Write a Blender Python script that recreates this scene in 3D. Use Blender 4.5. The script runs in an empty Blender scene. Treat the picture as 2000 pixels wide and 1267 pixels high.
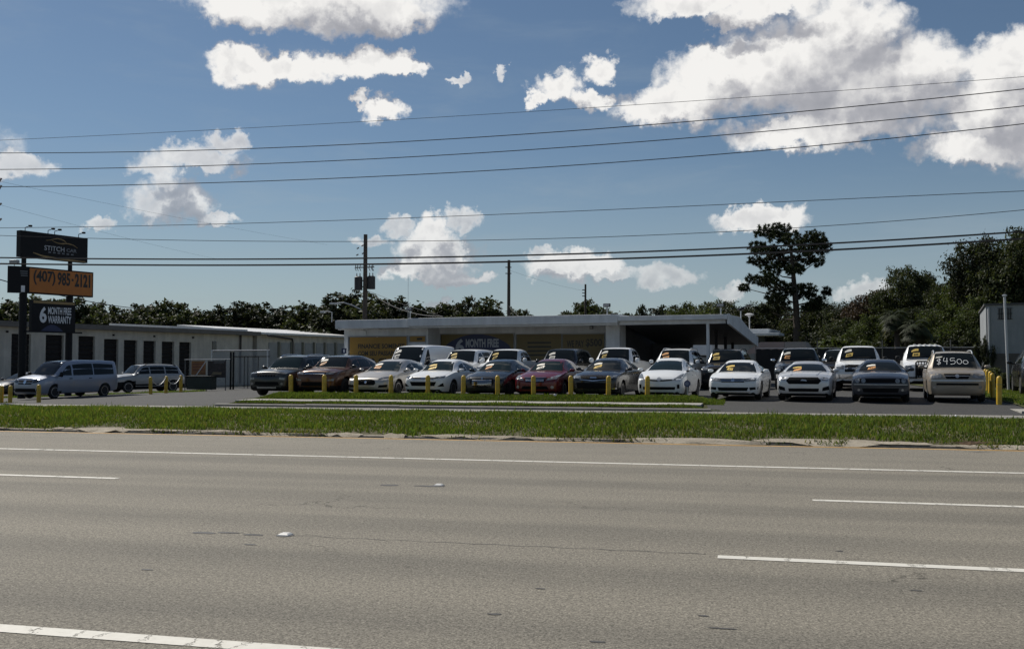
import bpy, bmesh, math, random
import numpy as np
from mathutils import Vector, Matrix
from mathutils.bvhtree import BVHTree

random.seed(7)
RNG = np.random.default_rng(11)
sc = bpy.context.scene
COL = sc.collection
R = math.radians

# ------------------------------------------------------------------ camera
CAM_H = 1.6
F = 1950.0                      # focal length in photo pixels (photo 2000 x 1267)
YAW = R(13.6)                   # turned to the left of the road's normal (+Y)
PITCH = math.atan((706 - 633.5) / F)
cam = bpy.data.cameras.new("camera")
cam.sensor_fit = 'HORIZONTAL'
cam.sensor_width = 36.0
cam.lens = 36.0 * F / 2000.0
cam.clip_start = 0.1
cam.clip_end = 5000
camo = bpy.data.objects.new("camera", cam)
COL.objects.link(camo)
camo.location = (0, 0, CAM_H)
camo.rotation_euler = (math.pi / 2 + PITCH, 0, YAW)
sc.camera = camo

# ------------------------------------------------------------------ sun, sky
SUN_AZ = R(-58)                 # clockwise from +Y
SUN_EL = R(47)
sun_dir = Vector((math.sin(SUN_AZ) * math.cos(SUN_EL), math.cos(SUN_AZ) * math.cos(SUN_EL), math.sin(SUN_EL)))
sl = bpy.data.lights.new("sun", 'SUN')
sl.energy = 5.0
sl.angle = R(0.53)
sl.color = (1.0, 0.95, 0.87)
so = bpy.data.objects.new("sun", sl)
COL.objects.link(so)
so.location = (-30, 30, 60)
so.rotation_euler = sun_dir.to_track_quat('Z', 'Y').to_euler()

sc.view_settings.view_transform = 'Standard'
sc.view_settings.look = 'None'
sc.view_settings.gamma = 1.0
sc.view_settings.use_curve_mapping = False
sc.view_settings.exposure = 0.0
sc.cycles.use_denoising = True
sc.cycles.max_bounces = 6
sc.cycles.diffuse_bounces = 3
sc.cycles.glossy_bounces = 3
sc.cycles.transparent_max_bounces = 12
sc.cycles.sample_clamp_indirect = 6


class NT:
    """small helper for building node trees"""
    def __init__(s, tree):
        s.t = tree
    def n(s, typ, **kw):
        nd = s.t.nodes.new(typ)
        for k, v in kw.items():
            setattr(nd, k, v)
        return nd
    def put(s, sock, v):
        if v is None:
            return
        if isinstance(v, bpy.types.NodeSocket):
            s.t.links.new(v, sock)
        else:
            sock.default_value = v
    def m(s, op, a, b=None, c=None, clamp=False):
        nd = s.n('ShaderNodeMath', operation=op, use_clamp=clamp)
        for i, v in enumerate((a, b, c)):
            s.put(nd.inputs[i], v)
        return nd.outputs[0]
    def v(s, op, a, b=None, c=None):
        nd = s.n('ShaderNodeVectorMath', operation=op)
        for i, x in enumerate((a, b, c)):
            s.put(nd.inputs[i], x)
        return nd.outputs['Value'] if op in ('DOT_PRODUCT', 'LENGTH', 'DISTANCE') else nd.outputs[0]
    def noise(s, vec, scale, detail=4, rough=.55, dist=0.0, dims='3D'):
        nd = s.n('ShaderNodeTexNoise', noise_dimensions=dims)
        s.put(nd.inputs['Vector'], vec)
        nd.inputs['Scale'].default_value = scale
        nd.inputs['Detail'].default_value = detail
        nd.inputs['Roughness'].default_value = rough
        nd.inputs['Distortion'].default_value = dist
        return nd
    def ramp(s, fac, stops, interp='LINEAR'):
        nd = s.n('ShaderNodeValToRGB')
        nd.color_ramp.interpolation = interp
        el = nd.color_ramp.elements
        while len(el) < len(stops):
            el.new(.5)
        for e, (p, c) in zip(el, stops):
            e.position = p
            e.color = (c[0], c[1], c[2], 1) if len(c) == 3 else c
        s.put(nd.inputs[0], fac)
        return nd.outputs[0]
    def mix(s, fac, a, b, mode='MIX'):
        nd = s.n('ShaderNodeMix', data_type='RGBA', blend_type=mode)
        s.put(nd.inputs[0], fac)
        for i, x in ((6, a), (7, b)):
            if isinstance(x, (tuple, list)) and len(x) == 3:
                x = (*x, 1)
            s.put(nd.inputs[i], x)
        return nd.outputs[2]
    def mr(s, val, a, b, c, d, smooth=True):
        nd = s.n('ShaderNodeMapRange', interpolation_type='SMOOTHSTEP' if smooth else 'LINEAR')
        for i, x in enumerate((val, a, b, c, d)):
            s.put(nd.inputs[i], x)
        return nd.outputs[0]


# ---------------------------------------------------------------- picture geometry: a pixel is only a direction
ca, sa = math.cos(YAW), math.sin(YAW)
FWD = Vector((-sa, ca, 0)); RGT = Vector((ca, sa, 0))
F3 = FWD * math.cos(PITCH) + Vector((0, 0, math.sin(PITCH)))
U3 = -FWD * math.sin(PITCH) + Vector((0, 0, math.cos(PITCH)))
CAMP = Vector((0, 0, CAM_H))

def ray(px, py):
    return F3 + RGT * ((px - 1000) / F) + U3 * ((633.5 - py) / F)
def on_z(px, py, z):
    d = ray(px, py); return CAMP + d * ((z - CAM_H) / d.z)
def on_y(px, py, Y):
    d = ray(px, py); return CAMP + d * (Y / d.y)
def on_depth(px, py, dep):
    d = ray(px, py); return CAMP + d * (dep / d.dot(FWD))
def on_plane(px, py, p0, n):
    d = ray(px, py); return CAMP + d * ((p0 - CAMP).dot(n) / d.dot(n))
def foot(px, dep):
    p = on_depth(px, 706, dep); return Vector((p.x, p.y, 0))

# ---------------------------------------------------------------- world
w = bpy.data.worlds.new("World")
sc.world = w
w.use_nodes = True
wt = w.node_tree
wt.nodes.clear()
W = NT(wt)
sky = W.n('ShaderNodeTexSky', sky_type='NISHITA')
sky.sun_disc = False
sky.sun_elevation = SUN_EL
sky.sun_rotation = SUN_AZ % (2 * math.pi)
sky.altitude = 30
sky.air_density = 1.0
sky.dust_density = 0.2
sky.ozone_density = 2.5
tc = W.n('ShaderNodeTexCoord')
D = W.v('NORMALIZE', tc.outputs['Generated'])
sep = W.n('ShaderNodeSeparateXYZ'); W.put(sep.inputs[0], D)
az = W.m('ARCTAN2', sep.outputs[0], sep.outputs[1])
el = W.m('ARCSINE', sep.outputs[2])
cxy = W.n('ShaderNodeCombineXYZ'); W.put(cxy.inputs[0], az); W.put(cxy.inputs[1], el)
P0 = cxy.outputs[0]
wn = W.noise(D, 26, 5, .62)
wv = W.v('MULTIPLY', W.v('SUBTRACT', wn.outputs['Color'], (.5, .5, .5)), (.05, .045, 0))
wn2 = W.noise(D, 95, 4, .6)
wv2 = W.v('MULTIPLY', W.v('SUBTRACT', wn2.outputs['Color'], (.5, .5, .5)), (.020, .018, 0))
P = W.v('ADD', W.v('ADD', P0, wv), wv2)
# cumulus heaps given by where they stand in the sky: (px, py, rx, ry) of each lobe
CL = [(620, 0, 235, 52), (775, 36, 78, 28), (500, 14, 110, 36), (690, 14, 150, 46),
      (480, 128, 58, 34), (560, 132, 95, 24), (690, 122, 108, 25), (735, 112, 58, 21), (790, 130, 42, 20),
      (748, 216, 44, 25), (707, 190, 15, 13), (972, 135, 16, 13), (898, 152, 18, 9),
      (1560, 130, 170, 85), (1640, 62, 105, 66), (1400, 160, 105, 62), (1300, 208, 105, 38), (1700, 170, 170, 88),
      (1610, 252, 190, 30), (1790, 140, 80, 62), (1160, 197, 38, 20), (1385, 112, 42, 30),
      (1380, 6, 130, 26), (1510, 2, 110, 26), (1440, 40, 52, 18),
      (1965, 130, 75, 55), (1950, 205, 95, 70), (1925, 285, 115, 32), (2060, 230, 120, 90),
      (1090, 168, 52, 28), (1175, 130, 33, 24), (1052, 192, 22, 14),
      (375, 312, 105, 26), (450, 282, 44, 22), (300, 325, 45, 22), (335, 395, 78, 40), (318, 358, 40, 25), (410, 425, 48, 14),
      (20, 317, 70, 22), (195, 430, 28, 13),
      (850, 495, 82, 45), (848, 448, 34, 32), (785, 445, 36, 20), (890, 545, 78, 16), (815, 530, 66, 24), (905, 430, 26, 26),
      (722, 472, 36, 14),
      (1120, 522, 92, 28), (1058, 490, 28, 18), (1112, 500, 44, 22), (1195, 540, 42, 16), (1300, 542, 62, 22),
      (1475, 430, 84, 22), (1520, 412, 42, 20), (1430, 570, 36, 14), (1690, 566, 55, 20), (858, 592, 20, 12),
      (-260, 250, 190, 60), (-420, 120, 150, 55), (2330, 400, 120, 34)]
OFF = (-.016, .026, 0)
THIN = {(375, 312), (450, 282), (300, 325), (335, 395), (318, 358), (410, 425), (20, 317), (195, 430), (785, 445), (905, 430), (722, 472), (1195, 540), (1300, 542), (1430, 570), (1690, 566), (858, 592), (898, 152), (972, 135), (1058, 490), (-260, 250)}
acc = {}
for (px, py, rx, ry) in CL:
    d = ray(px, py).normalized()
    a0, e0 = math.atan2(d.x, d.y), math.asin(d.z)
    sx, sy = F / (rx * 1.13), F / (ry * 1.15)
    sx *= math.cos(e0)
    def quad(ox, oy):                     # its own short chain each time, so that the shader stack stays small
        q = W.v('MULTIPLY_ADD', P, (sx, sy, 0), (-a0 * sx + ox * sx, -e0 * sy + oy * sy, 0))
        return W.v('DOT_PRODUCT', q, q)
    for key, val in (('t' if (px, py) in THIN else 'd', quad(0, 0)), ('s', quad(OFF[0], OFF[1]))):
        acc[key] = val if key not in acc else W.m('SMOOTH_MIN', acc[key], val, .3)
dsun, dthick, dthin = acc['s'], acc['d'], acc['t']
dmin = W.m('SMOOTH_MIN', dthick, dthin, .3)
# the rest of the sky carries the same sort of scattered cumulus
far_az = W.mr(W.m('ABSOLUTE', W.m('SUBTRACT', az, -YAW)), .66, .85, 0, 1)
far_el = W.mr(el, .42, .58, 0, 1)
far = W.m('MAXIMUM', far_az, far_el)
gn = W.noise(W.v('MULTIPLY', D, (1, 1, 1.8)), 3.2, 7, .55)
gfield = W.m('ADD', W.m('MULTIPLY', W.m('MULTIPLY', W.m('SUBTRACT', gn.outputs[0], .60), 7.0), far), W.m('MULTIPLY', W.m('SUBTRACT', far, 1.0), 3.0))
# billows
def billow(vec):
    nd = W.noise(vec, 30, 2.6, .5)
    nd.noise_type = 'RIDGED_MULTIFRACTAL'
    nd.inputs['Lacunarity'].default_value = 2.2
    nd.inputs['Offset'].default_value = 1.0
    nd.inputs['Gain'].default_value = 1.6
    nd.normalize = False
    return W.m('SUBTRACT', 1.0, W.m('MULTIPLY', nd.outputs[0], .5))
DW = W.v('ADD', D, W.v('MULTIPLY', W.v('SUBTRACT', wn2.outputs['Color'], (.5, .5, .5)), (.010, .010, .010)))
b1 = billow(DW)
b2 = billow(W.v('ADD', DW, tuple(sun_dir * .009)))
fine = W.noise(D, 110, 4, .55)
puff = W.m('ADD', W.m('MULTIPLY', W.m('SUBTRACT', b1, .55), .42), W.m('MULTIPLY', W.m('SUBTRACT', fine.outputs[0], .5), .50))
f1 = W.m('ADD', W.m('SUBTRACT', 1.0, dthick), puff)
f1 = W.m('MAXIMUM', f1, gfield)
f2 = W.m('ADD', W.m('SUBTRACT', 1.0, dthin), W.m('MULTIPLY', puff, 1.3))
dens = W.mr(f1, -.14, .62, 0, 1)
dens = W.m('MAXIMUM', dens, W.m('MULTIPLY', W.mr(f2, -.10, .80, 0, 1), .80))
# lit from the sun's side: how much cloud lies between here and the sun
fm = W.m('MAXIMUM', f1, f2)
slope = W.m('MAXIMUM', W.m('MINIMUM', W.m('SUBTRACT', dsun, dmin), .42), -.34)
bsl = W.m('SUBTRACT', b1, b2)
lit = W.m('ADD', W.m('MULTIPLY', slope, 1.15), W.m('MULTIPLY', bsl, .55))
low = W.noise(D, 15, 3, .5)
lit = W.m('ADD', lit, W.m('MULTIPLY', W.m('SUBTRACT', low.outputs[0], .5), .75))
lit = W.m('SUBTRACT', lit, W.m('MULTIPLY', W.mr(fm, .40, 1.10, 0, 1), .26))
lit = W.m('SUBTRACT', lit, W.mr(el, .02, .22, .20, 0))
lit = W.m('SUBTRACT', lit, W.m('MULTIPLY', W.mr(W.m('SUBTRACT', f2, f1), -.1, .3, 0, 1), .22))
litc = W.ramp(W.m('ADD', lit, .68), [(0.0, (.36, .37, .41)), (.34, (.47, .475, .51)), (.62, (.72, .715, .72)), (1.0, (.99, .975, .95))])
# thin veils of high cloud
cir = W.noise(W.v('MULTIPLY', D, (1.0, 1.0, 5.0)), 5.5, 6, .6, .4)
veil = W.m('MULTIPLY', W.mr(cir.outputs[0], .46, .78, 0, 1), .30)
veil = W.m('MULTIPLY', veil, W.mr(el, .0, .5, 1.0, .55))
hz = W.mr(el, .0, .22, .60, .02)
veil = W.m('ADD', veil, hz, None, True)
skyc = W.mix(1.0, sky.outputs[0], (.93, .98, 1.0), 'MULTIPLY')
bg1 = W.n('ShaderNodeBackground'); W.put(bg1.inputs[0], skyc); bg1.inputs[1].default_value = 0.057
bgv = W.n('ShaderNodeBackground'); bgv.inputs[0].default_value = (.385, .465, .53, 1); bgv.inputs[1].default_value = .88
bg2 = W.n('ShaderNodeBackground'); W.put(bg2.inputs[0], litc); bg2.inputs[1].default_value = .91
mx0 = W.n('ShaderNodeMixShader'); W.put(mx0.inputs[0], veil)
wt.links.new(bg1.outputs[0], mx0.inputs[1]); wt.links.new(bgv.outputs[0], mx0.inputs[2])
mx1 = W.n('ShaderNodeMixShader')
W.put(mx1.inputs[0], W.m('MULTIPLY', dens, W.mr(el, 0.02, .22, .72, 1.0)))
wt.links.new(mx0.outputs[0], mx1.inputs[1]); wt.links.new(bg2.outputs[0], mx1.inputs[2])
wo = W.n('ShaderNodeOutputWorld')
wt.links.new(mx1.outputs[0], wo.inputs[0])
w.cycles.sampling_method = 'MANUAL'
w.cycles.sample_map_resolution = 512

# ================================================================= helpers
def put_obj(name, me, mats=None, parent=None):
    o = bpy.data.objects.new(name, me)
    COL.objects.link(o)
    if mats is not None and not me.materials:
        for m in (mats if isinstance(mats, (list, tuple)) else [mats]):
            me.materials.append(m)
    if parent is not None:
        o.parent = parent
    return o

def tag(o, label, cat, group=None):
    o['label'] = label; o['category'] = cat
    if group: o['group'] = group
    return o

def struct(o):
    o['kind'] = 'structure'; return o
def stuff(o, label=None, cat=None):
    o['kind'] = 'stuff'
    if label: o['label'] = label; o['category'] = cat
    return o

def thing(name, label, cat, loc=(0, 0, 0), rotz=0.0, group=None):
    o = bpy.data.objects.new(name, None)
    o.empty_display_size = .3
    COL.objects.link(o)
    o.location = loc; o.rotation_euler = (0, 0, rotz)
    return tag(o, label, cat, group)

class MB:
    """collects shapes into one mesh"""
    def __init__(s):
        s.v = []; s.f = []; s.mi = []; s.cur = 0
    def add(s, vs, fs):
        b = len(s.v)
        s.v += [tuple(v) for v in vs]
        s.f += [tuple(i + b for i in f) for f in fs]
        s.mi += [s.cur] * len(fs)
        return s
    def box(s, x0, x1, y0, y1, z0, z1, M=None):
        vs = [(x, y, z) for z in (z0, z1) for y in (y0, y1) for x in (x0, x1)]
        if M is not None: vs = [M @ Vector(v) for v in vs]
        return s.add(vs, [(0, 2, 3, 1), (4, 5, 7, 6), (0, 1, 5, 4), (2, 6, 7, 3), (0, 4, 6, 2), (1, 3, 7, 5)])
    def bbox(s, x0, x1, y0, y1, z0, z1, b=.02, M=None):
        """box with chamfered edges"""
        bm = bmesh.new()
        bmesh.ops.create_cube(bm, size=1)
        for v in bm.verts:
            v.co = ((x0 + x1) / 2 + v.co.x * (x1 - x0), (y0 + y1) / 2 + v.co.y * (y1 - y0), (z0 + z1) / 2 + v.co.z * (z1 - z0))
        bmesh.ops.bevel(bm, geom=bm.edges[:], offset=b, segments=2, profile=.5, affect='EDGES')
        return s.bm(bm, M)
    def bm(s, bm, M=None):
        bm.verts.index_update()
        vs = [(M @ v.co) if M is not None else v.co.copy() for v in bm.verts]
        fs = [tuple(v.index for v in f.verts) for f in bm.faces]
        bm.free()
        return s.add(vs, fs)
    def tube(s, pts, rad, n=8, cap=True):
        pts = [Vector(p) for p in pts]
        if not isinstance(rad, (list, tuple)): rad = [rad] * len(pts)
        vs = []; prev = None
        for i, p in enumerate(pts):
            a = pts[max(i - 1, 0)]; b = pts[min(i + 1, len(pts) - 1)]
            t = (b - a).normalized()
            if prev is None:
                u = t.cross(Vector((0, 0, 1)))
                if u.length < 1e-3: u = t.cross(Vector((1, 0, 0)))
            else:
                u = prev - t * prev.dot(t)
            u.normalize(); prev = u
            v = t.cross(u)
            for k in range(n):
                an = 2 * math.pi * k / n
                vs.append(p + (u * math.cos(an) + v * math.sin(an)) * rad[i])
        fs = []
        for i in range(len(pts) - 1):
            for k in range(n):
                a = i * n + k; b = i * n + (k + 1) % n
                fs.append((a, b, b + n, a + n))
        if cap:
            fs.append(tuple(range(n))[::-1]); fs.append(tuple(range((len(pts) - 1) * n, len(pts) * n)))
        return s.add(vs, fs)
    def lathe(s, prof, n=20, M=None):
        vs = []; fs = []
        for (r, z) in prof:
            for k in range(n):
                an = 2 * math.pi * k / n
                p = Vector((r * math.cos(an), r * math.sin(an), z))
                vs.append(M @ p if M is not None else p)
        for i in range(len(prof) - 1):
            for k in range(n):
                a = i * n + k; b = i * n + (k + 1) % n
                fs.append((a, b, b + n, a + n))
        fs.append(tuple(range(n))[::-1]); fs.append(tuple(range((len(prof) - 1) * n, len(prof) * n)))
        return s.add(vs, fs)
    def mesh(s, name, smooth=None, base=None):
        me = bpy.data.meshes.new(name)
        vs = s.v
        if base is not None:
            vs = [(v[0] - base[0], v[1] - base[1], v[2] - base[2]) for v in vs]
        me.from_pydata(vs, [], s.f)
        if any(s.mi): me.polygons.foreach_set('material_index', s.mi)
        if smooth is not None:
            me.shade_smooth(); me.set_sharp_from_angle(angle=R(smooth))
        me.update()
        return me
    def build(s, name, mats, parent=None, smooth=None):
        base = parent_base(parent)
        return put_obj(name, s.mesh(name, smooth, base), mats, parent)

def parent_base(p):
    b = Vector((0, 0, 0))
    while p is not None:
        b += Vector(p.location); p = p.parent
    return b

def np_mesh(name, verts, faces, cols=None, smooth=False):
    """mesh from numpy arrays, faces all of one size"""
    me = bpy.data.meshes.new(name)
    nv, (nf, k) = len(verts), faces.shape
    me.vertices.add(nv); me.vertices.foreach_set('co', verts.astype(np.float32).ravel())
    me.loops.add(nf * k); me.loops.foreach_set('vertex_index', faces.astype(np.int32).ravel())
    me.polygons.add(nf); me.polygons.foreach_set('loop_start', np.arange(0, nf * k, k, dtype=np.int32))
    if cols is not None:
        at = me.color_attributes.new('Col', 'FLOAT_COLOR', 'POINT')
        c4 = np.ones((nv, 4), np.float32); c4[:, :3] = cols
        at.data.foreach_set('color', c4.ravel())
    me.update(calc_edges=True)
    if smooth: me.shade_smooth()
    return me

# ================================================================= materials
MATS = {}
def mat(name, col=(.5, .5, .5), rough=.6, metal=0.0, spec=.5, coat=0.0, bump=None, var=None, emit=None):
    """plain procedural material; var=(scale, amount) mottles the colour, bump=(scale, strength)"""
    if name in MATS: return MATS[name]
    m = bpy.data.materials.new(name); m.use_nodes = True
    T = NT(m.node_tree); b = m.node_tree.nodes['Principled BSDF']
    b.inputs['Base Color'].default_value = (*col, 1)
    b.inputs['Roughness'].default_value = rough
    b.inputs['Metallic'].default_value = metal
    b.inputs['Specular IOR Level'].default_value = spec
    if coat:
        b.inputs['Coat Weight'].default_value = coat; b.inputs['Coat Roughness'].default_value = .04
    tcn = T.n('ShaderNodeTexCoord')
    if var:
        nz = T.noise(tcn.outputs['Object'], var[0], 6, .6)
        k = T.mr(nz.outputs[0], .25, .75, 1 - var[1], 1 + var[1] * .6, False)
        hs = T.n('ShaderNodeVectorMath', operation='SCALE')
        hs.inputs[0].default_value = col; T.put(hs.inputs['Scale'], k)
        T.put(b.inputs['Base Color'], hs.outputs[0])
    if bump:
        nb = T.noise(tcn.outputs['Object'], bump[0], 5, .6)
        bp = T.n('ShaderNodeBump'); bp.inputs['Strength'].default_value = bump[1]; bp.inputs['Distance'].default_value = .02
        T.put(bp.inputs['Height'], nb.outputs[0]); T.put(b.inputs['Normal'], bp.outputs[0])
    MATS[name] = m
    return m

def asphalt_mat(name, light, dark, lanes=None, tint=(1, 1, 1)):
    m = bpy.data.materials.new(name); m.use_nodes = True
    T = NT(m.node_tree); b = m.node_tree.nodes['Principled BSDF']
    g = T.n('ShaderNodeNewGeometry').outputs['Position']
    sp = T.n('ShaderNodeSeparateXYZ'); T.put(sp.inputs[0], g)
    agg = T.noise(g, 62, 4, .8)                      # aggregate
    agg2 = T.noise(g, 24, 3, .7)
    strk = T.noise(T.v('MULTIPLY', g, (.10, 1.6, 1)), 1.0, 5, .6)     # streaks along the traffic
    big = T.noise(T.v('MULTIPLY', g, (.25, .6, 1)), .5, 4, .6)
    mid = T.noise(g, 2.2, 5, .65)
    v = T.m('ADD', T.m('MULTIPLY', strk.outputs[0], .45), T.m('MULTIPLY', big.outputs[0], .45))
    v = T.m('ADD', v, T.m('MULTIPLY', mid.outputs[0], .2))
    if lanes:
        # wheel tracks polished and stained by tyres, two per lane
        tr = None
        for yc in lanes:
            wob = T.m('ADD', sp.outputs[1], T.m('MULTIPLY', T.m('SUBTRACT', big.outputs[0], .5), .5))
            dd = T.m('ABSOLUTE', T.m('SUBTRACT', wob, yc))
            k = T.mr(dd, .15, .62, 1, 0)
            tr = k if tr is None else T.m('MAXIMUM', tr, k)
        v = T.m('SUBTRACT', v, T.m('MULTIPLY', T.m('MULTIPLY', tr, T.mr(strk.outputs[0], .3, .65, .15, 1)), .30))
    c = T.ramp(v, [(.28, dark), (.72, light)])
    sp1 = T.mr(agg.outputs[0], .34, .66, .22, 1.84, False)
    sp2 = T.mr(agg2.outputs[0], .3, .7, .66, 1.32, False)
    k = T.m('MULTIPLY', sp1, sp2)
    # thin cracks
    vo = T.n('ShaderNodeTexVoronoi', feature='DISTANCE_TO_EDGE')
    vo.inputs['Scale'].default_value = .42
    wv = T.noise(g, 1.6, 5, .65)
    T.put(vo.inputs['Vector'], T.v('ADD', T.v('MULTIPLY', g, (.6, 1, 1)), T.v('MULTIPLY', wv.outputs['Color'], (.9, .9, 0))))
    cr = T.mr(vo.outputs['Distance'], .0, .006, 1, 0)
    gate = T.mr(T.noise(g, .35, 2, .5).outputs[0], .54, .62, 0, 1)
    cr = T.m('MULTIPLY', cr, gate)
    k = T.m('MULTIPLY', k, T.m('SUBTRACT', 1, T.m('MULTIPLY', cr, .6)))
    hs = T.n('ShaderNodeVectorMath', operation='SCALE'); T.put(hs.inputs[0], c); T.put(hs.inputs['Scale'], k)
    T.put(b.inputs['Base Color'], hs.outputs[0])
    b.inputs['Roughness'].default_value = .85
    b.inputs['Specular IOR Level'].default_value = .25
    bp = T.n('ShaderNodeBump'); bp.inputs['Strength'].default_value = .5; bp.inputs['Distance'].default_value = .012
    T.put(bp.inputs['Height'], agg.outputs[0]); T.put(b.inputs['Normal'], bp.outputs[0])
    return m

def paint_mat(name, col, worn=.45):
    """road paint: cracked and worn through to the asphalt"""
    m = bpy.data.materials.new(name); m.use_nodes = True
    T = NT(m.node_tree); b = m.node_tree.nodes['Principled BSDF']
    g = T.n('ShaderNodeNewGeometry').outputs['Position']
    n1 = T.noise(g, 14, 5, .7); n2 = T.noise(g, 60, 3, .6)
    c = T.mix(T.mr(n1.outputs[0], .35, .7, 0, .35), (*col, 1), (col[0] * .72, col[1] * .70, col[2] * .66, 1))
    vo = T.n('ShaderNodeTexVoronoi', feature='DISTANCE_TO_EDGE')
    vo.inputs['Scale'].default_value = 2.6
    T.put(vo.inputs['Vector'], T.v('ADD', T.v('MULTIPLY', g, (1, .5, 1)), T.v('MULTIPLY', n1.outputs['Color'], (.25, .25, 0))))
    crack = T.mr(vo.outputs['Distance'], .0, .022, 1, 0)
    hole = T.mr(T.m('ADD', T.m('MULTIPLY', n1.outputs[0], .6), T.m('MULTIPLY', n2.outputs[0], .4)), .56 + .2 * (1 - worn), .62 + .2 * (1 - worn), 0, 1)
    fac = T.m('MAXIMUM', T.m('MULTIPLY', crack, .8), hole)
    tr = T.n('ShaderNodeBsdfTransparent'); mx = T.n('ShaderNodeMixShader')
    T.put(b.inputs['Base Color'], c); b.inputs['Roughness'].default_value = .7
    T.put(mx.inputs[0], fac)
    m.node_tree.links.new(b.outputs[0], mx.inputs[1]); m.node_tree.links.new(tr.outputs[0], mx.inputs[2])
    m.node_tree.links.new(mx.outputs[0], m.node_tree.nodes['Material Output'].inputs[0])
    return m

def leaf_mat(name, col, trans=.35, rough=.55, var=.35):
    """foliage: colour varies from leaf to leaf through the mesh attribute"""
    m = bpy.data.materials.new(name); m.use_nodes = True
    T = NT(m.node_tree); b = m.node_tree.nodes['Principled BSDF']
    at = T.n('ShaderNodeAttribute', attribute_name='Col')
    c = T.mix(1.0, at.outputs['Color'], (*col, 1), 'MULTIPLY')
    T.put(b.inputs['Base Color'], c); b.inputs['Roughness'].default_value = rough
    b.inputs['Specular IOR Level'].default_value = .12
    tl = T.n('ShaderNodeBsdfTranslucent'); T.put(tl.inputs[0], T.mix(1.0, c, (1.25, 1.3, .6, 1), 'MULTIPLY'))
    mx = T.n('ShaderNodeMixShader'); mx.inputs[0].default_value = trans
    m.node_tree.links.new(b.outputs[0], mx.inputs[1]); m.node_tree.links.new(tl.outputs[0], mx.inputs[2])
    m.node_tree.links.new(mx.outputs[0], m.node_tree.nodes['Material Output'].inputs[0])
    return m

def soil_mat(name, a, b_, sc_=3.0):
    m = bpy.data.materials.new(name); m.use_nodes = True
    T = NT(m.node_tree); b = m.node_tree.nodes['Principled BSDF']
    g = T.n('ShaderNodeNewGeometry').outputs['Position']
    n1 = T.noise(g, sc_, 6, .65); n2 = T.noise(g, sc_ * 14, 4, .7)
    v = T.m('ADD', T.m('MULTIPLY', n1.outputs[0], .65), T.m('MULTIPLY', n2.outputs[0], .35))
    T.put(b.inputs['Base Color'], T.ramp(v, [(.35, a), (.65, b_)]))
    b.inputs['Roughness'].default_value = .95; b.inputs['Specular IOR Level'].default_value = .1
    bp = T.n('ShaderNodeBump'); bp.inputs['Strength'].default_value = .6; bp.inputs['Distance'].default_value = .05
    T.put(bp.inputs['Height'], n2.outputs[0]); T.put(b.inputs['Normal'], bp.outputs[0])
    return m

def stucco_mat(name, col, dirt=.3, streak=True):
    """painted wall with grime in streaks"""
    m = bpy.data.materials.new(name); m.use_nodes = True
    T = NT(m.node_tree); b = m.node_tree.nodes['Principled BSDF']
    g = T.n('ShaderNodeNewGeometry').outputs['Position']
    n1 = T.noise(T.v('MULTIPLY', g, (2.2, 2.2, .35)), 1.0, 6, .65)
    n2 = T.noise(g, 1.1, 5, .6)
    v = T.m('ADD', T.m('MULTIPLY', n1.outputs[0], .6), T.m('MULTIPLY', n2.outputs[0], .4))
    k = T.mr(v, .38, .66, 1 - dirt, 1.0)
    hs = T.n('ShaderNodeVectorMath', operation='SCALE'); hs.inputs[0].default_value = col; T.put(hs.inputs['Scale'], k)
    T.put(b.inputs['Base Color'], hs.outputs[0]); b.inputs['Roughness'].default_value = .8
    n3 = T.noise(g, 40, 3, .6)
    bp = T.n('ShaderNodeBump'); bp.inputs['Strength'].default_value = .15; bp.inputs['Distance'].default_value = .02
    T.put(bp.inputs['Height'], n3.outputs[0]); T.put(b.inputs['Normal'], bp.outputs[0])
    return m

M_white = stucco_mat('white_stucco', (.66, .68, .69), .22)
M_fascia = stucco_mat('fascia_paint', (.60, .62, .63), .18)
M_cream = stucco_mat('cream_block', (.64, .59, .51), .26)
M_greywall = stucco_mat('grey_wall', (.37, .38, .39), .28)
M_conc = soil_mat('concrete', (.29, .28, .25), (.41, .39, .355), 2.0)
M_conc_dirty = soil_mat('kerb_concrete', (.34, .315, .27), (.60, .565, .50), 1.6)
M_black = mat('black_paint', (.012, .012, .014), .6, spec=.2)
M_dark = mat('dark_interior', (.03, .03, .033), .8)
M_rollup = mat('dark_rollup_door', (.022, .019, .019), .7, spec=.2, var=(2.0, .3))
M_palerollup = mat('pale_rollup_door', (.36, .36, .35), .6, var=(2.0, .2))
M_metalroof = mat('white_metal_roof', (.72, .72, .70), .35, var=(1.5, .12))
M_galv = mat('galvanised_steel', (.50, .51, .52), .4, .7, var=(6, .25))
M_wood = mat('weathered_pole_wood', (.075, .060, .050), .85, var=(3, .35), bump=(20, .5))
M_wire = mat('wire_black', (.022, .022, .025), .7)
M_yellow = mat('yellow_plastic_sleeve', (.56, .36, .030), .45, var=(3.5, .35))
M_signyel = mat('yellow_sign_vinyl', (.30, .165, .022), .5, var=(.8, .12))
M_signdark = mat('dark_sign_vinyl', (.011, .011, .014), .55, spec=.2, var=(1, .2))
M_navy = mat('navy_sign_vinyl', (.022, .030, .085), .5)
M_orange = mat('orange_sign_face', (.50, .165, .025), .5, var=(1.2, .15))
M_signwhite = mat('sign_white', (.72, .73, .76), .5)
M_signgrey = mat('sign_grey', (.17, .18, .20), .5)
M_gold = mat('sign_gold', (.30, .20, .08), .5)
M_grass = leaf_mat('grass_blades', (.098, .140, .034), .40)
M_leaf = leaf_mat('oak_leaves', (.048, .059, .032), .28)
M_leafdk = leaf_mat('dark_leaves', (.034, .041, .026), .24)
M_leafyl = leaf_mat('bright_leaves', (.064, .082, .034), .32)
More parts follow.
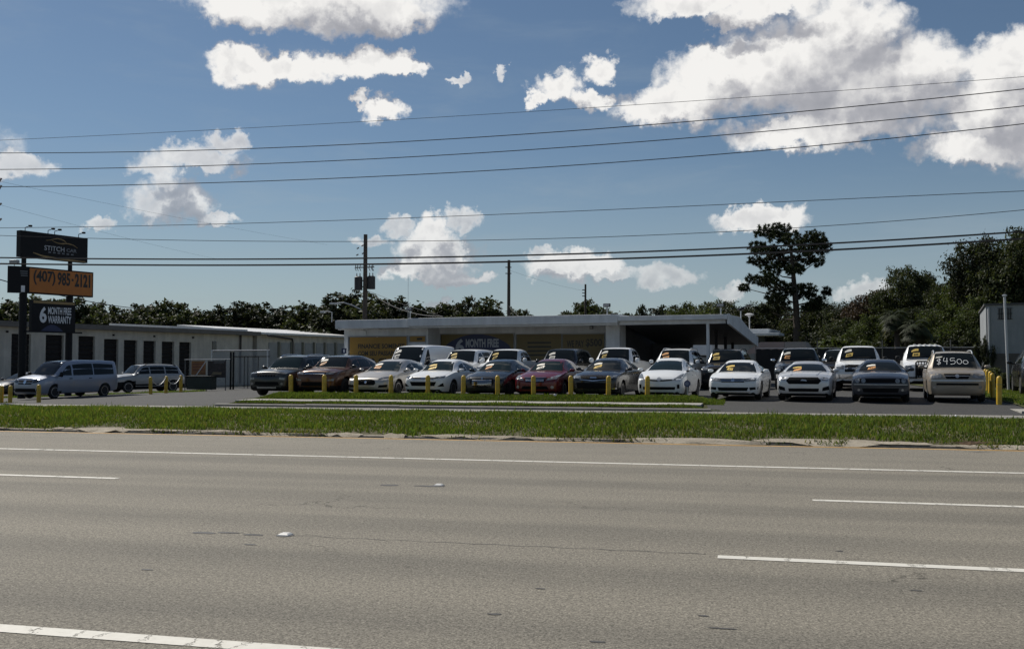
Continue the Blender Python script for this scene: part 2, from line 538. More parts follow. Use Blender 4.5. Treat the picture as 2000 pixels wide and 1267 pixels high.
M_needle = leaf_mat('pine_needles', (.028, .037, .020), .18)
M_leafred = leaf_mat('reddish_leaves', (.058, .042, .034), .26)
M_bark = mat('bark', (.075, .060, .048), .9, var=(5, .4), bump=(12, .8))

# ================================================================= the ground
def lot_z(x, y):
    """the lot lies a little above the road, falls away to the left and rises to the back"""
    z = np.interp(x, [-60, -42, -33, -18, 40], [-.80, -.62, -.26, .20, .20])
    z = z + np.interp(y, [38, 47, 60], [0, .10, .12])
    k = np.clip((y - 32.7) / 4.0, 0, 1)            # aprons run down to the road
    return z * k
def ground_z(x, y):
    if y < 32.7: return 0.0
    return float(lot_z(x, y))

def sheet(name, xs, ys, zf, m, parent=None):
    xs = np.asarray(xs, float); ys = np.asarray(ys, float)
    X, Y = np.meshgrid(xs, ys)
    Z = zf(X, Y) + 0 * X
    v = np.stack([X, Y, Z], -1).reshape(-1, 3)
    nx, ny = len(xs), len(ys)
    i = np.arange(nx - 1)[None, :] + nx * np.arange(ny - 1)[:, None]
    f = np.stack([i, i + 1, i + 1 + nx, i + nx], -1).reshape(-1, 4)
    me = np_mesh(name, v, f, smooth=True)
    return put_obj(name, me, m, parent)

XS = np.concatenate([[-1500, -400, -120], np.linspace(-70, 40, 45), [90, 300, 1500]])
YS = np.concatenate([[-300, -30, 0, 20, 32.5, 32.7], np.linspace(33.2, 75, 30), [110, 300, 2500]])
struct(sheet('ground', XS, YS, lambda x, y: np.where(y < 32.71, -.05, lot_z(x, y) - .07),
             soil_mat('ground_soil', (.085, .085, .045), (.14, .13, .08), 1.2)))
ROAD = struct(sheet('road', np.linspace(-260, 160, 22), [-30, -8, 0, 5, 12, 19.86], lambda x, y: 0 * x,
                    asphalt_mat('road_asphalt', (.225, .205, .166), (.145, .134, .111), lanes=[5.9, 7.5, 9.3, 11.1, 13.0, 14.8])))
FARROAD = struct(sheet('far_carriageway', np.linspace(-260, 160, 22), [24.6, 28, 32.55], lambda x, y: 0 * x - .004,
                       asphalt_mat('far_asphalt', (.29, .275, .24), (.225, .215, .19))))
M_lot = asphalt_mat('lot_asphalt', (.060, .059, .056), (.040, .039, .038))
LOT = struct(sheet('parking_lot', np.linspace(-75, 12, 60), np.linspace(32.55, 74, 56), lambda x, y: lot_z(x, y), M_lot))

# ---- near carriageway markings
LINES = {'near': 5.17, 'a': 8.42, 'b': 12.1, 'edge': 15.72, 'yellow': 19.62}
M_wp = paint_mat('white_road_paint', (.60, .58, .52), .68)
M_yp = paint_mat('yellow_road_paint', (.52, .31, .10), .72)
def stripe(name, x0, x1, y, wd, m, z=.004):
    n = max(2, int((x1 - x0) / 1.0))
    o = sheet(name, np.linspace(x0, x1, n), [y - wd / 2, y + wd / 2], lambda a, b: 0 * a + z, m)
    return o
def mark(o, parent=ROAD):
    o.parent = parent; return o
mark(stripe('white_edge_line', -150, 60, LINES['edge'], .15, M_wp))
mark(stripe('white_lane_line', -150, 60, LINES['near'], .15, M_wp))
mark(stripe('yellow_edge_line', -150, 60, LINES['yellow'], .14, M_yp))
xa = on_z(1402, 1086, 0).x; xb = on_z(1586, 974, 0).x
for k in range(-6, 3):
    mark(stripe('lane_dash', xa + k * 12.19, xa + k * 12.19 + 3.05, LINES['a'], .13, M_wp))
    mark(stripe('lane_dash', xb + k * 12.19, xb + k * 12.19 + 3.05, LINES['b'], .13, M_wp))
# dark tar patches where markers once sat
M_tar = mat('tar', (.055, .053, .050), .7, var=(8, .3))
for (px, py, l, wd) in [(397, 1040, .30, .12), (445, 1040, .26, .10), (494, 1044, .22, .10), (762, 947, .30, .16), (835, 949, .5, .12),
                        (1410, 1227, .20, .03), (966, 1199, .10, .05), (1055, 1149, .09, .04), (1373, 1202, .08, .04),
                        (1640, 1076, .07, .05), (1790, 1153, .10, .03), (488, 1063, .14, .05), (1166, 1253, .12, .03), (287, 1112, .12, .04)]:
    p = on_z(px, py, 0)
    bm = bmesh.new()
    n = 9
    bm.faces.new([bm.verts.new((p.x + l / 2 * math.cos(t) * random.uniform(.75, 1.1), p.y + wd / 2 * math.sin(t) * random.uniform(.6, 1.2), .003))
                  for t in [2 * math.pi * i / n for i in range(n)]])
    mb = MB().bm(bm); mb.build('tar_patch', M_tar, ROAD)
# long seam between lanes
mb = MB(); pts = []
for i, x in enumerate(np.linspace(xa - 4.5, xa - .1, 40)):
    pts.append((x, LINES['a'] + .10 + .02 * math.sin(i * 1.7), .003))
for i in range(39):
    wd = .002 + .005 * random.random()
    a, b2 = pts[i], pts[i + 1]
    mb.add([(a[0], a[1] - wd, .003), (b2[0], b2[1] - wd, .003), (b2[0], b2[1] + wd, .003), (a[0], a[1] + wd, .003)], [(0, 1, 2, 3)])
mb.build('pavement_seam', M_tar, ROAD)
# raised markers in the gaps of the lane lines
M_rpm = mat('ceramic_marker', (.68, .66, .62), .35)
for (px, py, lab) in [(557, 1045, 'chipped white raised pavement marker on the nearer dashed lane line'),
                      (857, 948, 'white raised pavement marker on the farther dashed lane line')]:
    p = on_z(px, py, 0)
    t = thing('pavement_marker', lab, 'road marker', (p.x, p.y, 0))
    mb = MB(); mb.add([(p.x + sx * .055 * s, p.y + sy * .055 * s, z) for (s, z) in ((1, .004), (.92, .012), (.62, .024)) for (sx, sy) in ((-1, -1), (1, -1), (1, 1), (-1, 1))],
                      [(0, 1, 5, 4), (1, 2, 6, 5), (2, 3, 7, 6), (3, 0, 4, 7), (4, 5, 9, 8), (5, 6, 10, 9), (6, 7, 11, 10), (7, 4, 8, 11), (8, 9, 10, 11), (3, 2, 1, 0)])
    mb.build('dome', M_rpm, t)
    mb = MB().lathe([(.085, .003), (.07, .0055)], 12, Matrix.Translation((p.x, p.y, 0))); mb.build('bitumen_pad', M_tar, t)

# ---- grassed median with its kerbs
def med_z(y):
    return np.interp(y, [20.0, 20.3, 22.4, 24.4, 24.7], [.03, .10, .32, .30, .06])
struct(sheet('median_soil', np.linspace(-120, 60, 90), np.concatenate([[19.98, 20.08, 20.2, 20.35], np.linspace(20.6, 24.62, 11)]), lambda x, y: med_z(y) + .02 * np.sin(x * 1.3 + y),
             soil_mat('median_earth', (.20, .17, .125), (.065, .070, .03), 1.1)))
def kerb(name, x0, x1, y0, y1, h, m, seg=3.0, facing=-1, zf=None):
    """a line of kerb stones with joints, rounded upper edge"""
    root = bpy.data.objects.new(name, None); COL.objects.link(root); root['kind'] = 'structure'
    proto = None
    n = int((x1 - x0) / seg)
    L = (x1 - x0) / n
    prof = [(y0, 0), (y0 + .015, h * .72), (y0 + .05, h * .96), (y0 + .08, h), (y1, h), (y1, -.05), (y0, -.05)]
    mb = MB()
    vs = [(x, y, z) for x in (.004, L - .004) for (y, z) in prof]
    k = len(prof)
    mb.add(vs, [(i, (i + 1) % k, (i + 1) % k + k, i + k) for i in range(k)] + [tuple(range(k))[::-1], tuple(range(k, 2 * k))])
    me = mb.mesh('kerb_stone', 40); me.materials.append(m)
    for i in range(n):
        o = bpy.data.objects.new('kerb_stone', me); COL.objects.link(o); o.parent = root
        o.location = (x0 + i * L, random.uniform(-.006, .006), random.uniform(-.008, .008) + (zf(x0 + i * L) if zf else 0))
    return root
kerb('median_kerb', -60, 24, 19.82, 20.02, .055, soil_mat('sandy_kerb', (.16, .14, .11), (.40, .36, .30), 1.3))
kerb('median_far_kerb', -60, 24, 24.55, 24.75, .10, M_conc)

# ---- frontage: kerb, verge, pavement, planted bank, aprons
XI0, XI1 = -18.9, -1.35          # island between the two driveways
def bank_z(x, y):
    base = lot_z(x, y)
    ex = np.clip(np.minimum(x - XI0, XI1 - x) / .7, 0, 1)
    b = np.interp(y, [32.7, 33.4, 34.98, 35.3, 36.1, 36.9, 37.25], [.12, .14, .17, .26, .34, .28, .0])
    return np.maximum(base - .04, b * ex + base * (1 - ex) - .03 * (1 - ex))
struct(sheet('verge_soil', np.linspace(XI0 - .3, XI1 + .3, 60), [32.74, 33.0, 33.42, 35.0, 35.3, 35.6, 36.1, 36.5, 36.9, 37.1, 37.3], bank_z,
             soil_mat('verge_earth', (.08, .075, .04), (.065, .075, .028), 2.5)))
kerb('street_kerb', XI0, XI1, 32.55, 32.75, .10, mat('stained_kerb', (.20, .19, .17), .9, var=(1.5, .35)))
def slabs(name, x0, x1, y0, y1, z, m, wd=1.5):
    root = bpy.data.objects.new(name, None); COL.objects.link(root); root['kind'] = 'structure'
    n = max(1, int((x1 - x0) / wd)); L = (x1 - x0) / n
    mb = MB().bbox(.004, L - .004, y0, y1, -.08, 0, .008)
    me = mb.mesh('paving_slab'); me.materials.append(m)
    for i in range(n):
        o = bpy.data.objects.new('paving_slab', me); COL.objects.link(o); o.parent = root
        zz = z(x0 + i * L + L / 2) if callable(z) else z
        o.location = (x0 + i * L, 0, zz + random.uniform(-.008, .008))
    return root
slabs('pavement', XI0 + .3, XI1 - .35, 33.45, 34.95, .185, M_conc)
slabs('pavement_right', 7.9, 22, 33.2, 34.7, .10, M_conc)
slabs('pavement_left', -44, -33.8, 33.5, 34.9, .015, M_conc)
# lawns left and right of the driveways
struct(sheet('lawn_left', np.linspace(-75, -30.6, 40), np.linspace(32.7, 38.6, 12), lambda x, y: lot_z(x, y) + .02 - .2 * np.clip((x + 32.5) / 1.9, 0, 1), soil_mat('lawn_earth', (.07, .08, .03), (.10, .10, .05), 2)))
struct(sheet('lawn_right', np.linspace(8.4, 40, 20), np.linspace(34.8, 60, 20), lambda x, y: lot_z(x, y) + .03, MATS.get('x') or bpy.data.materials['lawn_earth']))

# ================================================================= text
_tcache = {}
def text_geo(body, bold=.03):
    """glyph outlines of the built-in font as flat faces, scaled to a unit box"""
    key = (body, bold)
    if key in _tcache: return _tcache[key]
    cu = bpy.data.curves.new('txt', 'FONT'); cu.body = body; cu.offset = bold; cu.resolution_u = 3
    o = bpy.data.objects.new('txt', cu); COL.objects.link(o)
    dg = bpy.context.evaluated_depsgraph_get()
    me = bpy.data.meshes.new_from_object(o.evaluated_get(dg))
    vs = np.array([v.co[:] for v in me.vertices]); fs = [tuple(p.vertices) for p in me.polygons]
    bpy.data.objects.remove(o); bpy.data.curves.remove(cu); bpy.data.meshes.remove(me)
    lo, hi = vs[:, :2].min(0), vs[:, :2].max(0)
    uv = (vs[:, :2] - lo) / (hi - lo)
    _tcache[key] = (uv, fs)
    return _tcache[key]

def quad_pt(q, u, v):
    """q = TL, TR, BR, BL; u to the right, v upward"""
    a = q[3].lerp(q[2], u); b = q[0].lerp(q[1], u)
    return a.lerp(b, v)

def sign_text(body, q, u0, u1, v0, v1, m, parent, off, name='lettering', bold=.03):
    uv, fs = text_geo(body, bold)
    n = (q[1] - q[0]).cross(q[3] - q[0]).normalized()
    if n.dot(CAMP - q[0]) < 0: n = -n
    mb = MB()
    mb.add([quad_pt(q, u0 + (u1 - u0) * a, v0 + (v1 - v0) * b) + n * off for a, b in uv], fs)
    return mb.build(name, m, parent)

def sign_poly(pts, q, m, parent, off, name):
    n = (q[1] - q[0]).cross(q[3] - q[0]).normalized()
    if n.dot(CAMP - q[0]) < 0: n = -n
    return MB().add([quad_pt(q, a, b) + n * off for a, b in pts], [tuple(range(len(pts)))]).build(name, m, parent)

def sign_stroke(pts, wd, q, m, parent, off, name):
    """a painted brush line through (u, v) points, wd in metres"""
    n = (q[1] - q[0]).cross(q[3] - q[0]).normalized()
    if n.dot(CAMP - q[0]) < 0: n = -n
    P3 = [quad_pt(q, a, b) + n * off for a, b in pts]
    vs = []
    for i, p in enumerate(P3):
        t = (P3[min(i + 1, len(P3) - 1)] - P3[max(i - 1, 0)]).normalized()
        s = t.cross(n) * wd * (.5 * math.sin(math.pi * (i + .35) / (len(P3) - .3)) + .1)
        vs += [p - s, p + s]
    return MB().add(vs, [(2 * i, 2 * i + 1, 2 * i + 3, 2 * i + 2) for i in range(len(P3) - 1)]).build(name, m, parent)

def board(q, th, m, parent, name, edge=None):
    """a flat panel with thickness behind the face q"""
    n = (q[1] - q[0]).cross(q[3] - q[0]).normalized()
    if n.dot(CAMP - q[0]) < 0: n = -n
    mb = MB().add([p for p in q] + [p - n * th for p in q],
                  [(3, 2, 1, 0), (4, 5, 6, 7), (0, 1, 5, 4), (1, 2, 6, 5), (2, 3, 7, 6), (3, 0, 4, 7)])
    return mb.build(name, m, parent)

# ================================================================= the dealer's building (grid turned 9.8 degrees to the road)
GA = R(9.8)
GX = Vector((math.cos(GA), -math.sin(GA), 0)); GY = Vector((math.sin(GA), math.cos(GA), 0))
GO = foot(1000, 59.0)
GMAT = Matrix(((GX.x, GY.x, 0, GO.x), (GX.y, GY.y, 0, GO.y), (0, 0, 1, 0), (0, 0, 0, 1)))
def gpt(gx, gy, z): return GO + GX * gx + GY * gy + Vector((0, 0, z))
def on_g(px, py, gy):
    p = on_plane(px, py, GO + GY * gy, GY)
    d = p - GO
    return d.dot(GX), p.z
def gbox(name, x0, x1, y0, y1, z0, z1, m, parent, bev=0):
    mb = MB()
    if bev: mb.bbox(x0, x1, y0, y1, z0, z1, bev, GMAT)
    else: mb.box(x0, x1, y0, y1, z0, z1, GMAT)
    return mb.build(name, m, parent)
def gx_at(px, gy): return on_g(px, 690, gy)[0]
def gz_at(px, py, gy): return on_g(px, py, gy)[1]
def gquad(px0, px1, pyt, pyb, gy):
    x0, x1 = gx_at(px0, gy), gx_at(px1, gy)
    zt, zb = gz_at((px0 + px1) / 2, pyt, gy), gz_at((px0 + px1) / 2, pyb, gy)
    return [gpt(x0, gy, zt), gpt(x1, gy, zt), gpt(x1, gy, zb), gpt(x0, gy, zb)]

B = thing('dealership_building', 'low flat-roofed white dealership with yellow window signs and an open carport', 'building', gpt(0, 3, 0))
xl, xp0, xp1 = gx_at(672, 0), gx_at(1183, 0), gx_at(1210, 0)
xr0, xr1 = gx_at(836, 0), gx_at(1185, 1.4)
WT = 4.05
gbox('wall', xl, xr0, 0, 9, -.1, WT, M_white, B)
gbox('wall', xr0 + .01, xp0 - .01, 1.5, 9, -.1, WT, M_white, B)
gbox('pier', xp0, xp1, .02, 1.2, -.1, WT - .02, M_white, B)
gbox('bay_side_wall', xp0 + .02, xp1 - .02, 1.21, 9, -.1, WT - .04, mat('bay_shade_paint', (.045, .047, .052), .7, var=(1, .25)), B)  # white wall carried on in a dark colour that paints in the bay's shade
# roof slab with its deep fascia, stepped where the entrance canopy comes forward
fz0 = gz_at(730, 641, -1.0); fz1 = gz_at(730, 624, -1.0)
cz0 = gz_at(1000, 634, -1.3); cz1 = gz_at(1000, 617.5, -1.3)
fx0, fx1, fx2, fx3 = gx_at(654, -1.0), gx_at(800, -1.0), gx_at(1206, -1.3), gx_at(1421, -1.3)
gbox('roof_fascia', fx0, fx1, -1.0, 9.5, fz0, fz1, M_fascia, B, .03)
gbox('canopy_fascia', fx1 + .02, fx2, -1.3, 9.5, cz0, cz1, M_fascia, B, .03)
gbox('soffit_trim', fx1 + .05, fx2 - .05, -1.15, -1.02, cz0 - .1, cz0 - .003, M_fascia, B)
# carport: double fascia, sloping end
kz = gz_at(1310, 615.5, -1.3); kz1 = gz_at(1310, 625, -1.3); kz2 = gz_at(1310, 633, -1.0)
gbox('carport_fascia', fx2 + .01, fx3, -1.3, 2.2, kz1, kz, M_fascia, B, .02)
gbox('carport_beam', fx2 + .02, fx3 - .15, -1.0, -.75, kz2, kz1 - .004, M_fascia, B)
# the roof falls towards the back
e_x = fx3
mb = MB()
zb = kz - 1.05
pts = [(fx2 + .01, 2.21, kz1 - .02), (fx3, 2.21, kz1 - .02), (fx3 + .02, 7.4, zb - .35), (fx2 + .01, 7.4, zb - .35),
       (fx2 + .01, 2.21, kz - .01), (fx3, 2.21, kz - .01), (fx3 + .02, 7.4, zb), (fx2 + .01, 7.4, zb)]
mb.add([GMAT @ Vector(p) for p in pts], [(3, 2, 1, 0), (4, 5, 6, 7), (0, 1, 5, 4), (1, 2, 6, 5), (2, 3, 7, 6), (3, 0, 4, 7)])
mb.build('carport_roof', M_fascia, B)
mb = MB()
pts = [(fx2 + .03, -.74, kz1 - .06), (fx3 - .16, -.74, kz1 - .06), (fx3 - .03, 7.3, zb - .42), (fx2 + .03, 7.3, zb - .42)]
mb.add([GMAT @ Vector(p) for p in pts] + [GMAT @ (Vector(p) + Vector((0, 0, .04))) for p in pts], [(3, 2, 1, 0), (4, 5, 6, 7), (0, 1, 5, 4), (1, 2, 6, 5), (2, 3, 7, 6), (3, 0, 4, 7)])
mb.build('carport_ceiling', mat('bay_shade_paint'), B)  # dark sheet added under the roof, carport shade put into its colour
mb = MB()
pts = [(fx3 - .02, -1.25, kz1 - .25), (fx3 + .10, -1.25, kz1 - .25), (fx3 + .12, 7.5, zb - .55), (fx3, 7.5, zb - .55),
       (fx3 - .02, -1.25, kz + .03), (fx3 + .10, -1.25, kz + .03), (fx3 + .12, 7.5, zb + .03), (fx3, 7.5, zb + .03)]
mb.add([GMAT @ Vector(p) for p in pts], [(3, 2, 1, 0), (4, 5, 6, 7), (0, 1, 5, 4), (1, 2, 6, 5), (2, 3, 7, 6), (3, 0, 4, 7)])
mb.build('barge_board', M_fascia, B)
for i, (px, gy) in enumerate([(1383, -.9), (1399, 2.4), (1417, 4.6), (1431, 6.7)]):
    x = gx_at(px, gy)
    gbox('carport_post', x - .075, x + .075, gy - .075, gy + .075, 0, (kz2 if gy < 0 else kz - .55 - .175 * (gy - 2.2)), M_fascia if gy < 0 else M_black, B, .01)
# back wall of the carport bay, shade painted into its colour, with a closed shutter
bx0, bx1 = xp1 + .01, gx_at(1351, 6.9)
gbox('bay_wall', bx0, bx1, 6.9, 7.3, 0, kz - 1.35, mat('bay_shade_paint', (.045, .047, .052), .7, var=(1, .25)), B)
gbox('bay_shutter', bx0 + 1.0, bx1 - .8, 6.84, 6.897, .1, 2.6, mat('bay_shutter', (.035, .037, .042), .5), B)
# glazing: frames and panes behind vinyl signs
M_pane = mat('window_glass', (.03, .035, .04), .08, 0, .6)
M_frame = mat('window_frame', (.30, .31, .32), .5)
def glazing(px0, px1, pyt, gy, n, z0=.75):
    x0, x1 = gx_at(px0, gy), gx_at(px1, gy); zt = gz_at((px0 + px1) / 2, pyt, gy)
    L = (x1 - x0) / n
    for i in range(n):
        wdw = gbox('window', x0 + i * L + .002, x0 + (i + 1) * L - .002, gy - .075, gy - .003, z0, zt, M_frame, B)
        wdw2 = gbox('pane', x0 + i * L + .06, x0 + (i + 1) * L - .06, gy - .081, gy - .0765, z0 + .06, zt - .06, M_pane, wdw)
    return x0, x1, z0, zt
glazing(680, 797, 655.5, 0, 2)
glazing(799, 832, 655, 0, 1, gz_at(815, 668.5, 0))
glazing(860, 1005, 651, 1.5, 2)
glazing(1007, 1182, 651, 1.5, 2)
gbox('entrance_door', gx_at(801, 0), gx_at(830, 0), -.05, -.004, .05, gz_at(815, 671, 0), M_fascia, B)
def vinyl(px0, px1, pyt, pyb, gy, m, name, parent=None):
    q = gquad(px0, px1, pyt, pyb, gy - .09)
    t = thing(name, VL[name][0], 'sign', q[3].lerp(q[2], .5), 0)
    board(q, .006, m, t, 'sign_sheet')
    return t, q
VL = {'finance_window_sign': ('yellow window sign in dark Portuguese lettering about financing with a passport',),
      'small_window_sign': ('small yellow sign in the transom over the white entrance door',),
      'warranty_window_sign': ('window sign with a navy arch reading 6 MONTH FREE in pale letters',),
      'as_is_window_sign': ('dim yellow window sign with small dark lines of text',),
      'cash_offer_window_sign': ('dim yellow window sign reading WE PAY $500 in dark letters',)}
t, q = vinyl(683, 794, 658, 724, 0, M_signyel, 'finance_window_sign')
M_ink = mat('sign_ink', (.018, .016, .014), .5)
sign_text('FINANCIE SOMENTE', q, .15, .97, .66, .80, M_ink, t, .004)
sign_text('COM SEU PASSAPORTE', q, .15, .97, .45, .59, M_ink, t, .004)
sign_text('A CLA', q, .36, .80, .22, .38, M_ink, t, .004)
t, q = vinyl(801, 830, 656.5, 667, 0, M_signyel, 'small_window_sign')
sign_poly([(.45, .3), (.82, .3), (.82, .7), (.45, .7)], q, M_ink, t, .004, 'text_line')
t, q = vinyl(862, 1003, 652.5, 706, 1.5, mat('dark_yellow_vinyl', (.15, .11, .034), .5, var=(.8, .15)), 'warranty_window_sign')  # darker yellow than the finance sign's vinyl
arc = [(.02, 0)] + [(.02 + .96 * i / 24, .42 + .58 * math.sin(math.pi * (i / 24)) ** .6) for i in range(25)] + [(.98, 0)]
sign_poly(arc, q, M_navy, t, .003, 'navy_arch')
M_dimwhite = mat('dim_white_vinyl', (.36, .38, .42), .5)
sign_text('6', q, .20, .325, .28, .84, M_dimwhite, t, .006, bold=.035)
sign_text('MONTH FREE', q, .345, .80, .52, .83, M_dimwhite, t, .006, bold=.04)
sign_text('WARRANTY', q, .345, .80, .10, .42, M_dimwhite, t, .006, bold=.04)
M_signdim = MATS['dark_yellow_vinyl']
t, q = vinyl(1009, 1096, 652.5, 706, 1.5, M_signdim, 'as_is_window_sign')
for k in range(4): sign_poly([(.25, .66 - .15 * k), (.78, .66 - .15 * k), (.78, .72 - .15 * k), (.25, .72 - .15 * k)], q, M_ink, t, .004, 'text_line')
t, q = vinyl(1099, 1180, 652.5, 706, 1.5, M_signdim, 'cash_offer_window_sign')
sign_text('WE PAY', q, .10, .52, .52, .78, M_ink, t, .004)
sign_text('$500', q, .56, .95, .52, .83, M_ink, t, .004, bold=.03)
# wall and roof fittings
def lamp_on(px, py, gy, lab, arm=.25):
    x, z = on_g(px, py, gy)
    t = thing('wall_light', lab, 'light', gpt(x, gy, z))
    MB().bbox(x - .10, x + .10, gy - arm, gy - arm + .14, z - .14, z + .04, .015, GMAT).build('lamp_housing', M_black, t)
    MB().bbox(x - .05, x + .05, gy - arm + .142, gy - .003, z - .02, z + .10, .01, GMAT).build('bracket', M_galv, t)
    MB().bbox(x - .08, x + .08, gy - arm - .012, gy - arm - .001, z - .12, z + .0, .004, GMAT).build('lens', mat('lamp_lens', (.4, .4, .4), .2), t)
lamp_on(746, 638, 0, 'black wall light above the passport financing sign')
lamp_on(1157, 638, 1.5, 'black wall light above the cash offer window sign')
def roof_mast(px, pyb, pyt, gy, lab, head, m=M_galv, cat='light'):
    x, z0 = on_g(px, pyb, gy); z1 = on_g(px, pyt, gy)[1]
    t = thing('roof_light' if cat == 'light' else 'roof_antenna', lab, cat, gpt(x, gy, z0))
    MB().tube([gpt(x, gy, z0 - .15), gpt(x, gy, z1)], .035 if cat == 'light' else .012, 8).build('mast', m, t)
    if head == 'flood':
        MB().bbox(x - .2, x + .2, gy - .16, gy + .02, z1 - .02, z1 + .18, .03, GMAT).build('floodlight_head', M_black, t)
        MB().bbox(x - .17, x + .17, gy - .174, gy - .162, z1 + .02, z1 + .15, .005, GMAT).build('lens', mat('lamp_lens'), t)
    elif head == 'arm':
        MB().tube([gpt(x, gy, z1 - .03), gpt(x - .25, gy - .1, z1 + .05), gpt(x - .45, gy - .15, z1)], .03, 8).build('arm', m, t)
        MB().bbox(x - .72, x - .40, gy - .26, gy - .06, z1 - .07, z1 + .06, .02, GMAT).build('lamp_head', mat('white_lamp', (.75, .75, .74), .4), t)
    elif head == 'solar':
        Ms = Matrix.Translation(gpt(x, gy, z1)) @ Matrix.Rotation(-GA, 4, 'Z') @ Matrix.Rotation(R(-22), 4, 'Y')
        MB().bbox(-.18, .62, -.25, .25, .0, .05, .01, Ms).build('solar_panel', mat('solar_cell', (.02, .025, .04), .2), t)
        MB().bbox(-.1, .2, -.1, .1, -.08, -.005, .01, Ms).build('lamp_head', M_black, t)
    elif head == 'mushroom':
        MB().lathe([(.05, -.1), (.10, .0), (.26, .05), (.27, .10), (.12, .16)], 14, Matrix.Translation(gpt(x, gy, z1))).build('lamp_cap', mat('white_lamp'), t)
    return t
roof_mast(648, 624, 609, -.8, 'white lamp on a bent arm at the dealership roof corner', 'arm', mat('white_lamp'))
roof_mast(801, 622, 606, -.9, 'black floodlight on the dealership roof where the fascia steps', 'flood')
roof_mast(1186, 617, 599, -.9, 'black floodlight on the roof above the white pier', 'flood')
roof_mast(1408, 616, 599, -1.1, 'black floodlight on the carport roof end', 'flood')
roof_mast(1447, 634, 604, 3.6, 'solar street light with tilted panel behind the carport roof', 'solar')
roof_mast(1464, 640, 617, 6.4, 'white mushroom lamp on a white pole behind the carport', 'mushroom', mat('white_lamp'))
roof_mast(797, 618, 541, 6, 'tall thin whip antenna rising from the dealership roof', None, M_galv, 'antenna')
# conduit along the left fascia
MB().tube([gpt(fx0 + .25, -1.03, fz0 + .1), gpt(fx0 + .25, -1.03, fz0 - .05), gpt(fx0 + 1.7, -.5, fz0 - .06), gpt(fx0 + 1.7, -.06, fz0 - .1), gpt(fx0 + 1.7, -.06, fz0 - .45)], .03, 6).build('conduit', M_galv, B)

# ---- pale annex and trailer seen through the carport
A = thing('annex_building', 'pale grey annex with low white roof edge behind the carport', 'building', on_depth(1420, 700, 82) * 1)
def dbox(name, px0, px1, pyt, pyb, dep, th, m, parent, bev=0):
    """box square to the grid whose front spans the given pixels at the given depth"""
    p = foot((px0 + px1) / 2, dep); gy = (p - GO).dot(GY)
    x0, x1 = gx_at(px0, gy), gx_at(px1, gy)
    z1 = gz_at((px0 + px1) / 2, pyt, gy); z0 = gz_at((px0 + px1) / 2, pyb, gy) if pyb else -.1
    return gbox(name, x0, x1, gy, gy + th, z0, z1, m, parent, bev)
A.location.z = 0
dbox('wall', 1330, 1474, 655, None, 82, 5, M_greywall, A)
dbox('roof_edge', 1326, 1502, 643, 655.2, 81.4, 6.2, M_fascia, A, .03)
dbox('roof_edge', 1455, 1522, 650, 655.5, 78.4, 2.8, M_fascia, A, .03)
dbox('window_band', 1340, 1470, 673, 677, 81.96, .03, M_dark, A)
for i, px in enumerate((1478, 1496, 1512)):
    p = foot(px, 79.0)
    MB().tube([Vector((p.x, p.y, -.1)), Vector((p.x, p.y, on_depth(px, 655, 79.0).z))], .06, 6).build('porch_post', M_black, A)
T_ = thing('box_trailer', 'white box trailer parked behind the carport posts', 'trailer', foot(1372, 72))
dbox('box', 1351, 1391, 664, 694, 72, 4.5, mat('trailer_white', (.78, .78, .76), .35, var=(1, .1)), T_, .05)
dbox('chassis', 1353, 1389, 694.3, 697, 72.1, 4.3, M_black, T_)
for px in (1357, 1385):
    p = foot(px, 73.5)
    gxx = (p - GO).dot(GX); gyy = (p - GO).dot(GY)
    MB().lathe([(.30, -.12), (.38, -.1), (.38, .1), (.30, .12)], 16, Matrix.Translation(gpt(gxx, gyy, .38 + ground_z(p.x, p.y))) @ Matrix.Rotation(-GA, 4, 'Z') @ Matrix.Rotation(math.pi / 2, 4, 'Y')).build('wheel', mat('tyre_rubber', (.02, .02, .02), .8), T_)

# ================================================================= self-storage units on the left
SP = foot(0, 71.0)                         # facade runs along GY
SN = GX
def on_s(px, py, off=0): return on_plane(px, py, SP + GX * off, SN)
def s_of(px, off=0):
    return (on_s(px, 690, off) - SP).dot(GY)
def spt(s, off, z): return Vector((SP.x, SP.y, 0)) + GY * s + GX * off + Vector((0, 0, z))
SM = Matrix(((GX.x, GY.x, 0, SP.x), (GX.y, GY.y, 0, SP.y), (0, 0, 1, 0), (0, 0, 0, 1)))
S = thing('storage_building', 'long cream storage building with a row of dark roll-up doors', 'building', spt(8, -4, 0))
ez = on_s(250, 641).z
s0, s1 = s_of(-160), s_of(493)
doors = [(22, 60, 652), (89, 124, 654), (153, 185, 656.5), (203, 231, 662), (242, 268, 664), (280, 304, 665.5), (316, 340, 667), (350, 373, 668)]
dz = [(s_of(a), s_of(b), on_s((a + b) / 2, y).z) for a, b, y in doors]
dz = [(s_of(-75), s_of(-28), dz[0][2])] + dz
cur = s0
for i, (a, b, zt) in enumerate(dz):
    MB().box(-10, 0, cur, a, -.6, ez, SM).build('wall', M_cream, S)
    MB().box(-10, -.001, a, b, zt, ez - .002, SM).build('lintel', M_cream, S)
    d = MB(); 
    n = 11; h = (zt + .55) / n
    for k in range(n):                                     # roll-up slats, each with a rounded face
        z0_ = -.55 + k * h
        d.add([SM @ Vector(p) for p in [(-.22, a + .002, z0_), (-.22, b - .002, z0_), (-.19, b - .002, z0_ + h * .5), (-.19, a + .002, z0_ + h * .5), (-.22, b - .002, z0_ + h * .96), (-.22, a + .002, z0_ + h * .96)]],
              [(0, 1, 2, 3), (3, 2, 4, 5)])
    d.build('roll_up_door', M_rollup, S)
    cur = b
MB().box(-10, 0, cur, s1, -.6, ez, SM).build('wall', M_cream, S)
